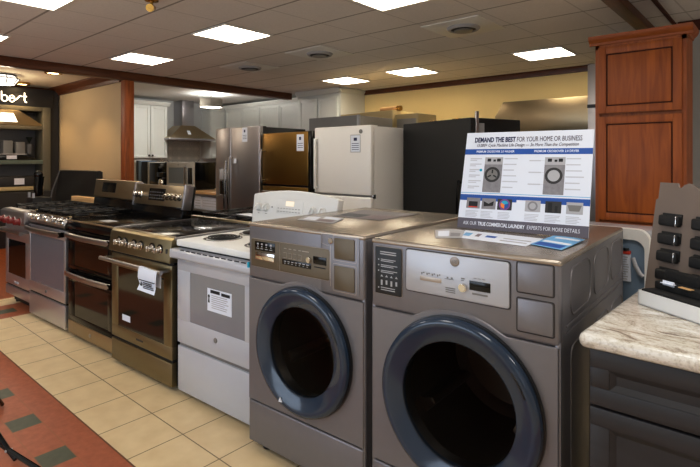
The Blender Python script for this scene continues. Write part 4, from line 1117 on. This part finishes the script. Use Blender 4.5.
# ------------------------------------------------------------------ cherry pantry cabinet
cc = thing('pantry_cabinet', 'tall cherry wood pantry cabinet with raised panel doors at right', 'cabinet', (-1.122, 4.20, 0), 0)
CW = .595
MB().box(0, CW, .022, .30, .1, 2.27).box(.02, CW - .02, .07, .29, 0, .1).build('carcass', 'cherry', cc)
MB().box(0, CW, 0, .022, .1, .14).box(0, CW, 0, .022, 2.235, 2.275).box(0, .03, 0, .022, .1, 2.27).box(CW - .03, CW, 0, .022, .1, 2.27).build('face_frame', 'cherry', cc)
cr = []
prof = [(0, 2.265), (-.008, 2.268), (-.012, 2.285), (-.03, 2.30), (-.04, 2.318), (-.042, 2.335), (.0, 2.335)]
MB().prism([(y, z) for y, z in prof], 'x', -.042, CW + .042, 0).prism([(-y * -1, z) for y, z in [(p[0], p[1]) for p in prof]], 'y', 0, .30, 0, mtx=None).prism([(CW - y, z) for y, z in prof], 'y', 0, .30, 0).build('crown_moulding', 'cherry_x', cc)
def raised_door(u0, u1, z0, z1, name='door'):
    a = .055; d = MB()
    d.box(u0, u0 + a, -.02, 0, z0, z1, .003).box(u1 - a, u1, -.02, 0, z0, z1, .003).box(u0 + a, u1 - a, -.02, 0, z0, z0 + a, .003).box(u0 + a, u1 - a, -.02, 0, z1 - a, z1, .003)
    do = d.build(name, 'cherry', cc)
    MB().box(u0 + a, u1 - a, -.010, -.002, z0 + a, z1 - a).build('panel_groove', 'cherry_dark', do)
    MB().box(u0 + a + .010, u1 - a - .010, -.018, -.004, z0 + a + .010, z1 - a - .010, .007, 2).build('raised_panel', 'cherry', do)
raised_door(.025, CW - .025, 1.735, 2.245); raised_door(.025, CW - .025, .92, 1.71); raised_door(.025, CW - .025, .13, .90)

# white laundry machine behind, seen from its back
tb_ = thing('washing_machine', 'white washing machine seen from its blue-grey back, between the right washer and the counter', 'washing machine', (-1.13, 2.52, 0), 0)
Wt = .672
MB().box(0, Wt, .03, .68, .04, .98, .01, 3).build('cabinet', 'white_enamel', tb_)
fr = MB()
out = rrect(-.004, Wt + .004, .30, 1.072, .05, 6); inn = rrect(.035, Wt - .014, .33, 1.025, .045, 6)
t_ = bmesh.new(); O = [t_.verts.new((a, 0, c)) for a, c in out]; I = [t_.verts.new((a, 0, c)) for a, c in inn]; O2 = [t_.verts.new((a, .05, c)) for a, c in out]; I2 = [t_.verts.new((a, .02, c)) for a, c in inn]
k_ = len(out)
for i in range(k_):
    j = (i + 1) % k_
    t_.faces.new((O[i], O[j], I[j], I[i])); t_.faces.new((O[i], O2[i], O2[j], O[j])); t_.faces.new((I[i], I[j], I2[j], I2[i]))
bmesh.ops.recalc_face_normals(t_, faces=t_.faces)
fr.merge(t_).build('back_rim', 'white_plastic', tb_)
MB().box(0.002, Wt - .012, .040, .30, .90, 1.060, .02).build('control_housing', 'white_enamel', tb_)
MB().box(.03, Wt - .01, .018, .03, .10, 1.027).build('back_panel', 'galv', tb_)
MB().tube([(.612, .004, .945), (.624, .0, .91), (.642, -.004, .878), (.652, .0, .868)], .009, 10).build('drain_hose', 'grey_light', tb_)
lb = MB().box(.565, .602, .006, .02, .835, .965).build('rating_label', 'paper', tb_)
MB().box(.565, .602, .003, .02, .958, .972).build('red_header', 'red_print', lb)
k = MB()
for i in range(10): k.box(.569, .569 + random.uniform(.015, .026), .0045, .008, .843 + i * .011, .847 + i * .011)
k.build('printing', 'grey_light', lb, smooth=False)
MB().cyl((.583, .012, .972), (.583, .012, .984), .012, n=14).build('power_inlet', 'black_matte', tb_)

# ------------------------------------------------------------------ kitchen alcove
def shaker(t, u0, u1, z0, z1, axis='x', y=0, knob_u=None, knob_z=None):
    a = .055; d = MB()
    d.box(u0, u0 + a, y - .02, y, z0, z1, .002).box(u1 - a, u1, y - .02, y, z0, z1, .002).box(u0 + a, u1 - a, y - .02, y, z0, z0 + a, .002).box(u0 + a, u1 - a, y - .02, y, z1 - a, z1, .002).box(u0 + a - .002, u1 - a + .002, y - .010, y, z0 + a - .002, z1 - a + .002)
    do = d.build('door', 'cabinet_white', t)
    if knob_u: MB().sphere((knob_u, y - .04, knob_z), .018).cyl((knob_u, y - .02, knob_z), (knob_u, y - .04, knob_z), .007).build('knob', 'knob_dark', do)
def crown(t, u0, u1, z, D=.34, left=True, right=True):
    pr = [(.0, z), (-.010, z), (-.03, z + .04), (-.045, z + .06), (-.045, z + .075), (0, z + .075)]
    MB().prism([(y - .02, zz) for y, zz in pr], 'x', u0 - .045, u1 + .045).build('crown_moulding', 'cabinet_white', t)
# wall cabinet on the far wall (faces +x): local u runs along -y ... built rotated by 90 degrees
wc = thing('wall_cabinet', 'white two-door wall cabinet left of the range hood', 'wall cabinet', (-9.36, 4.43, 0), 90)
MB().box(0, .72, 0, .335, 1.395, 2.44).build('carcass', 'cabinet_white', wc)
shaker(wc, .010, .355, 1.40, 2.42, knob_u=.325, knob_z=1.45); shaker(wc, .365, .71, 1.40, 2.42, knob_u=.395, knob_z=1.45)
crown(wc, 0, .72, 2.43)
wc = thing('wall_cabinet', 'white wall cabinet right of the range hood, partly behind the stainless refrigerator', 'wall cabinet', (-9.36, 6.14, 0), 90)
MB().box(0, .40, 0, .335, 1.395, 2.44).build('carcass', 'cabinet_white', wc)
shaker(wc, .01, .39, 1.40, 2.42); crown(wc, 0, .4, 2.43)
wc = thing('wall_cabinet', 'long run of white wall cabinet doors above the stainless refrigerators', 'wall cabinet', (-9.30, 6.50, 0), 0)
MB().box(0, 2.40, 0, .35, 1.5, 2.47).build('carcass', 'cabinet_white', wc)
for i in range(4): shaker(wc, .02 + i * .595, .60 + i * .595, 1.52, 2.44)
crown(wc, 0, 2.40, 2.465)
wc = thing('tall_cabinet', 'white tall cabinet with crown moulding above the bronze refrigerator', 'cabinet', (-6.685, 6.22, 0), 0)
MB().box(0, 1.05, 0, .635, 0.0, 2.52).build('carcass', 'cabinet_white', wc)
shaker(wc, .05, .51, .12, 2.44); shaker(wc, .54, 1.0, .12, 2.44)
pr = [(0, 2.50), (-.012, 2.50), (-.035, 2.545), (-.045, 2.56), (-.045, 2.585), (0, 2.585)]
MB().prism([(y - .02, z) for y, z in pr], 'x', -.0, 1.095).prism([(1.05 - y, z) for y, z in pr], 'y', -.065, .60).build('crown_moulding', 'cabinet_white', wc)
# tiled splashback, hood
bs_ = MB().box(-9.699, -9.685, 5.16, 6.10, .95, 1.90).build('wall_backsplash', 'pattern_tile'); bs_['kind'] = 'structure'
hd = thing('chimney_hood', 'stainless pyramid chimney range hood over the patterned tiles', 'range hood', (-9.684, 5.86, 0), 0)
hd.location = (-9.684, 5.585, 0)
MB().box(0, .34, -.11, .155, 2.06, 2.585, .004).build('chimney', 'steel_v', hd)
t_ = bmesh.new(); A = [t_.verts.new(p) for p in ((0, -.50, 1.80), (.52, -.50, 1.80), (.52, .56, 1.80), (0, .56, 1.80))]; B = [t_.verts.new(p) for p in ((0, -.13, 2.07), (.34, -.13, 2.07), (.34, .18, 2.07), (0, .18, 2.07))]
t_.faces.new(A); t_.faces.new(B[::-1])
for i in range(4): t_.faces.new((A[i], A[(i + 1) % 4], B[(i + 1) % 4], B[i]))
bmesh.ops.recalc_face_normals(t_, faces=t_.faces)
cno = MB().merge(t_).build('canopy', 'steel_warm', hd)
MB().box(0, .525, -.505, .565, 1.765, 1.802, .003).build('canopy_lip', 'steel_v', hd)
q = MB().box(-.05, .05, -.035, .035, -.001, .002).build('paper_label', 'paper', cno); q.location = (.445, -.02, 1.922); q.rotation_euler = (0, R(56), 0)
# pendant with drum shade
pd = thing('pendant_lamp', 'short pendant lamp with a grey drum shade in the kitchen alcove', 'lamp', (-8.06, 5.31, CZ), 0)
MB().cyl((0, 0, 0), (0, 0, -.02), .07, n=24).cyl((0, 0, -.02), (0, 0, -.14), .015, n=12).build('stem', 'chrome', pd)
MB().lathe([(.205, -.09), (.205, -.25), (.20, -.25), (.20, -.09), (.205, -.09)], (0, 0, 0), 'z', 48).build('lamp_shade', 'shade', pd)
MB().lathe([(.199, -.242), (.0005, -.242)], (0, 0, 0), 'z', 40).build('diffuser', 'lamp_white', pd)
MB().sphere((0, 0, -.15), .05).build('bulb', 'lamp_white', pd)
l = bpy.data.lights.new('pendant_glow', 'POINT'); l.energy = 55; l.color = (1, .95, .88); l.shadow_soft_size = .06
lo_ = bpy.data.objects.new('pendant_glow', l); C.objects.link(lo_); lo_.location = (-8.06, 5.31, CZ - .06)
area('kitchen_fill', (-8.2, 4.6, CZ - .03), .6, 20, (1, .97, .92))  # added fill without a fixture, brightens the kitchen alcove
# peninsula counter with microwave and boxes
pc = thing('peninsula_cabinet', 'grey base cabinet with open shelf under the microwave', 'cabinet', (-9.0, 4.10, 0), 0)
MB().box(-.3, 2.95, .60, .62, .05, .87).box(0, .02, .02, .62, .0, .87).box(2.93, 2.95, .02, .62, .0, .87).box(0, 2.95, .02, .62, .05, .09).box(0, 2.1, 0, .03, .05, .87).box(0, 2.95, .0, .62, .62, .64).box(0, 2.95, .0, .03, .84, .87).build('carcass', 'grey_mid', pc)
MB().box(-.3, 2.98, -.03, .65, .87, .905, .004).build('counter_slab', 'lightwood', pc)
mw = thing('microwave_oven', 'stainless microwave oven with black sides on the kitchen counter', 'microwave', (-7.58, 4.16, .906), 0)
MB().box(0, .79, .03, .40, 0.01, .425, .004).build('case', 'black_gloss', mw)
d = oven_door(mw, 0, .60, .02, .425, 'mw_face', (.06, .53, .09, .34), 'mw_glass', y0=0, y1=.03)
MB().box(.60, .79, 0, .03, .02, .425, .004).build('control_frame', 'mw_face', mw)
MB().box(.64, .76, -.003, .01, .09, .34, .003).build('keypad', 'black_gloss', mw)
MB().box(.585, .61, -.045, -.02, .06, .36, .006).box(.588, .607, -.03, .005, .06, .085).box(.588, .607, -.03, .005, .335, .36).build('handle', 'steel', d)
MB().box(0, .79, 0.005, .38, 0, .02).build('base', 'dark_grey', mw)
MB().cyl((.36, -.002, .385), (.36, .001, .385), .012, n=14).build('badge', 'grey_mid', d)
bx = thing('paper_stack', 'white literature boxes on the shelf below the microwave counter', 'box', (-6.72, 4.13, .641), 0)
MB().box(0, .20, 0, .25, 0, .19, .003).box(.21, .62, 0, .25, 0, .185, .003).build('boxes', 'paper', bx)
k = MB()
for i in range(3): k.box(.03, .17, -.002, 0, .04 + i * .04, .05 + i * .04).box(.24, .58, -.002, 0, .05 + i * .04, .055 + i * .04)
k.build('printing', 'grey_light', bx)
for i, (u, w_, m_, lab_) in enumerate(((-9.05, .12, 'white_plastic', 'white upright sample board beside the wooden post'), (-8.92, .08, 'dark_grey', 'dark grey upright sample board next to the post'), (-8.83, .10, 'galv', 'pale green-grey upright sample board, third from the post'),
                                  (-8.72, .22, 'black_matte', 'wide black upright sample board left of the microwave'), (-8.49, .06, 'mw_face', 'narrow light upright sample board between two black ones'), (-8.42, .30, 'black_gloss', 'glossy black upright sample board nearest the microwave'))):
    s_ = thing('sample_board', lab_, 'sample board', (u, 4.30, .906), 0, 'sample boards on the kitchen counter')
    MB().box(0, w_ - .008, 0, .30, 0, .46 - .010 * i, .003).build('board', m_, s_)
cm = thing('coffee_maker', 'small black coffee maker on the kitchen counter left of the microwave', 'coffee maker', (-7.83, 4.10, .906), 0)
MB().box(0, .20, .04, .18, 0, .05, .008).box(0, .20, .11, .18, .04, .24, .008).box(0, .20, .02, .18, .18, .26, .01).build('housing', 'black_gloss', cm)
MB().lathe([(.045, .052), (.06, .08), (.055, .13), (.04, .15)], (.1, .06, 0), 'z', 20, cap0=True, cap1=True).build('carafe', 'chrome', cm)

# ------------------------------------------------------------------ display alcove at the far left
du = thing('display_unit', 'dark illuminated display wall unit with shelves at the far left', 'display unit', (-9.60, -.2, 0), 0)
Y1 = 3.24
MB().box(-.06, -.02, 0, Y1, 0, CZ - .005).build('back_panel', 'alcove_grey', du)
MB().box(-.02, .34, 0, Y1, 2.235, CZ - .06, .004).build('sign_header', 'alcove_dark', du)
MB().box(-.02, .36, 3.085, 3.20, 0, 2.234, .004).build('side_frame', 'alcove_frame', du)
MB().box(-9.62, -9.30, 3.005, 3.145, 0, CZ - .06).build('shade_panel', 'alcove_dark')['kind'] = 'structure'  # dark panel standing in for the shade in the alcove corner gap
MB().box(-.02, .35, 0, 3.083, 2.165, 2.234, .004).build('top_rail', 'alcove_frame', du)
MB().box(-.02, .35, 0, 3.083, 1.86, 1.92, .004).build('shelf', 'alcove_frame', du)
MB().box(-.02, .37, 0, 3.083, 1.30, 1.365, .004).build('shelf', 'glass_shelf', du)
MB().box(-.02, .50, 0, 3.2, 0, .86, .004).build('base_cabinet', 'alcove_dark', du)
MB().box(-.02, .40, 0, 3.083, .88, .94, .004).build('shelf', 'beige_metal', du)
MB().box(-.02, .10, 0, Y1 + .1, CZ - .06, CZ - .005).build('crown', 'beam_y', du)
# illuminated lettering, drawn as tube strokes
lt = MB(); X = .352
def stroke(pts): lt.tube([(X, 2.857 + (y - 2.905) * .66, 2.29 + (z - 2.34) * 1.1) for y, z in pts], .0095, 8)
def lp(cy, cz, ry, rz, a0, a1, n=16): return [(cy + ry * math.cos(R(a0 + (a1 - a0) * i / n)), cz + rz * math.sin(R(a0 + (a1 - a0) * i / n))) for i in range(n + 1)]
y0 = 2.38
stroke([(y0, 2.485), (y0, 2.36)]); stroke(lp(y0 + .06, 2.385, .06, .045, 180, -180, 24))
stroke([(y0 + .155, 2.385), (y0 + .265, 2.395)] + lp(y0 + .21, 2.385, .056, .046, 10, 310, 20))
stroke(lp(y0 + .21, 2.385, .056, .046, 310, 340, 3) + [(y0 + .30, 2.375), (y0 + .345, 2.41), (y0 + .385, 2.432), (y0 + .425, 2.425)])
stroke([(y0 + .385, 2.432)] + lp(y0 + .385, 2.388, .05, .044, 90, -170, 18))
stroke([(y0 + .475, 2.485), (y0 + .475, 2.375), (y0 + .495, 2.345), (y0 + .525, 2.345)]); stroke([(y0 + .44, 2.43), (y0 + .525, 2.43)])
lt.build('illuminated_lettering', 'lamp_letters', du)

hb_ = thing('range_hood', 'warm lit metal range hood on the upper display shelf', 'range hood', (-9.55, 1.75, 1.921), 0)
MB().prism([(0, 0), (1.12, 0), (1.12, .03), (.80, .24), (.30, .24), (0, .03)], 'x', .02, .30, .006).build('canopy', 'steel_warm', hb_)
MB().prism([(.52, .05), (.78, .05), (.72, .19), (.55, .19)], 'x', .29, .304).build('glow_patch', 'lamp_letters', hb_)  # emissive patch standing in for the lamp glow on the hood
hb_ = thing('range_hood', 'dark glass range hood on the middle display shelf with white tag', 'range hood', (-9.55, 1.75, 1.366), 0)
MB().prism([(0, 0), (1.12, 0), (.85, .08), (0, .08)], 'x', .02, .32, .006).build('canopy', 'black_gloss', hb_)
MB().box(.01, .34, 0, .9, .085, .1, .002).build('glass_top', 'grey_light', hb_)
MB().box(.325, .33, .62, .76, .015, .075).build('price_tag', 'paper', hb_)
for y_, h_, lab_ in ((2.36, .21, 'white display box on the glass range hood, left one'), (2.53, .19, 'white display box on the glass range hood, right one')):
    q = thing('display_box', lab_, 'box', (-9.50, y_, 1.467), 0, 'boxes on the display hood')
    MB().box(0, .15, 0, .13, 0, h_, .004).build('carton', 'grey_mid', q)
pt = thing('potted_plant', 'small dark plant on the middle display shelf behind the white boxes', 'plant', (-9.42, 2.74, 1.467), 0)
MB().lathe([(.04, 0), (.05, .16), (.0005, .16)], (0, 0, 0), 'z', 16).build('pot', 'alcove_grey', pt)
lf = MB()
for i in range(14):
    a = i * 2.4; d = Vector((math.cos(a), math.sin(a), 0)); L_ = .09 + .05 * random.random()
    c0 = Vector((0, 0, .16)); c1 = c0 + d * L_ * .5 + Vector((0, 0, .12)); c2 = c0 + d * L_ + Vector((0, 0, .11)); wv = Vector((-d.y, d.x, 0)) * .018
    lf.poly([c0, c1 - wv, c2, c1 + wv])
M['leaf'] = mat('dark_leaf', rgb(38, 50, 44), .5); lf.build('leaves', 'leaf', pt)
hb_ = thing('range_hood', 'low dark range hood on the bottom display shelf with white tag', 'range hood', (-9.55, 1.75, .945), 0)
MB().prism([(0, 0), (1.12, 0), (1.05, .16), (0, .16)], 'x', .02, .34, .006).build('canopy', 'alcove_dark', hb_)
MB().box(.342, .346, .72, .86, .03, .13).build('price_tag', 'paper', hb_)
# fixtures on the alcove ceiling
fm = thing('ceiling_lamp', 'flush ceiling lamp with faceted glass at the left edge of the photo', 'lamp', (-8.42, 2.12, CZ), 0)
MB().lathe([(.17, 0), (.17, -.02), (.0005, -.02)], (0, 0, 0), 'z', 12).build('canopy', 'knob_dark', fm)
MB().lathe([(.15, -.02), (.20, -.06), (.14, -.14), (.0005, -.15)], (0, 0, 0), 'z', 8).build('glass', 'lamp_soft', fm, smooth=False)
k = MB()
for i in range(8):
    a = R(45 * i); k.tube([(.15 * math.cos(a), .15 * math.sin(a), -.02), (.204 * math.cos(a), .204 * math.sin(a), -.06), (.143 * math.cos(a), .143 * math.sin(a), -.145)], .006, 6)
k.tube([(.206 * math.cos(R(15 * i)), .206 * math.sin(R(15 * i)), -.06) for i in range(24)], .006, 6, closed=True)
k.build('cage', 'knob_dark', fm)
for x, y, lab_ in ((-7.60, 2.50, 'recessed warm spotlight in alcove ceiling, nearer one'), (-9.1, 2.55, 'recessed warm spotlight in alcove ceiling above the lit letters')):
    q = thing('recessed_light', lab_, 'spotlight', (x, y, CZ), 0, 'recessed spotlights')
    MB().lathe([(.11, 0), (.11, -.03), (.08, -.036), (.075, -.02)], (0, 0, 0), 'z', 28).build('trim_ring', 'brass', q)
    MB().lathe([(.076, -.026), (.0005, -.028)], (0, 0, 0), 'z', 28).build('bulb', 'lamp_warm', q)
    l = bpy.data.lights.new('recessed_glow', 'SPOT'); l.energy = 26; l.color = (1, .74, .42); l.spot_size = R(110); l.spot_blend = .6; l.shadow_soft_size = .05
    lo_ = bpy.data.objects.new('recessed_glow', l); C.objects.link(lo_); lo_.location = (x, y, CZ - .05)
l = bpy.data.lights.new('ceiling_lamp_glow', 'POINT'); l.energy = 18; l.color = (1, .86, .66); l.shadow_soft_size = .1
lo_ = bpy.data.objects.new('ceiling_lamp_glow', l); C.objects.link(lo_); lo_.location = (-8.42, 2.12, CZ - .24)

# black stand whose feet reach into the bottom left corner
st = thing('floor_stand', 'black metal stand whose feet show in the bottom left corner', 'stand', (-2.98, .63, 0), 0)
MB().cyl((0, 0, .12), (0, 0, 1.2), .016, n=14).build('pole', 'black_gloss', st)
MB().tube([(.0, .0, .32), (.13, .025, .16), (.27, .075, .04), (.32, .09, .012)], .011, 8).build('leg', 'black_gloss', st)
MB().tube([(.06, .01, .10), (.27, .075, .04), (.52, .14, .012)], .011, 8).build('leg', 'black_gloss', st)
MB().tube([(.0, .0, .32), (-.25, .15, .10), (-.33, .20, .012)], .011, 8).build('leg', 'black_gloss', st)
MB().tube([(.0, .0, .32), (-.15, -.25, .10), (-.2, -.33, .012)], .011, 8).build('leg', 'black_gloss', st)
MB().cyl((.27, .06, .04), (.27, .09, .04), .006, n=10).build('rivet', 'grey_light', st)
MB().cyl((0, 0, .28), (0, 0, .36), .026, n=16).build('collar', 'black_matte', st)
MB().box(-.15, .15, -.006, .006, 1.18, 1.5, .003).build('sign_plate', 'black_matte', st)
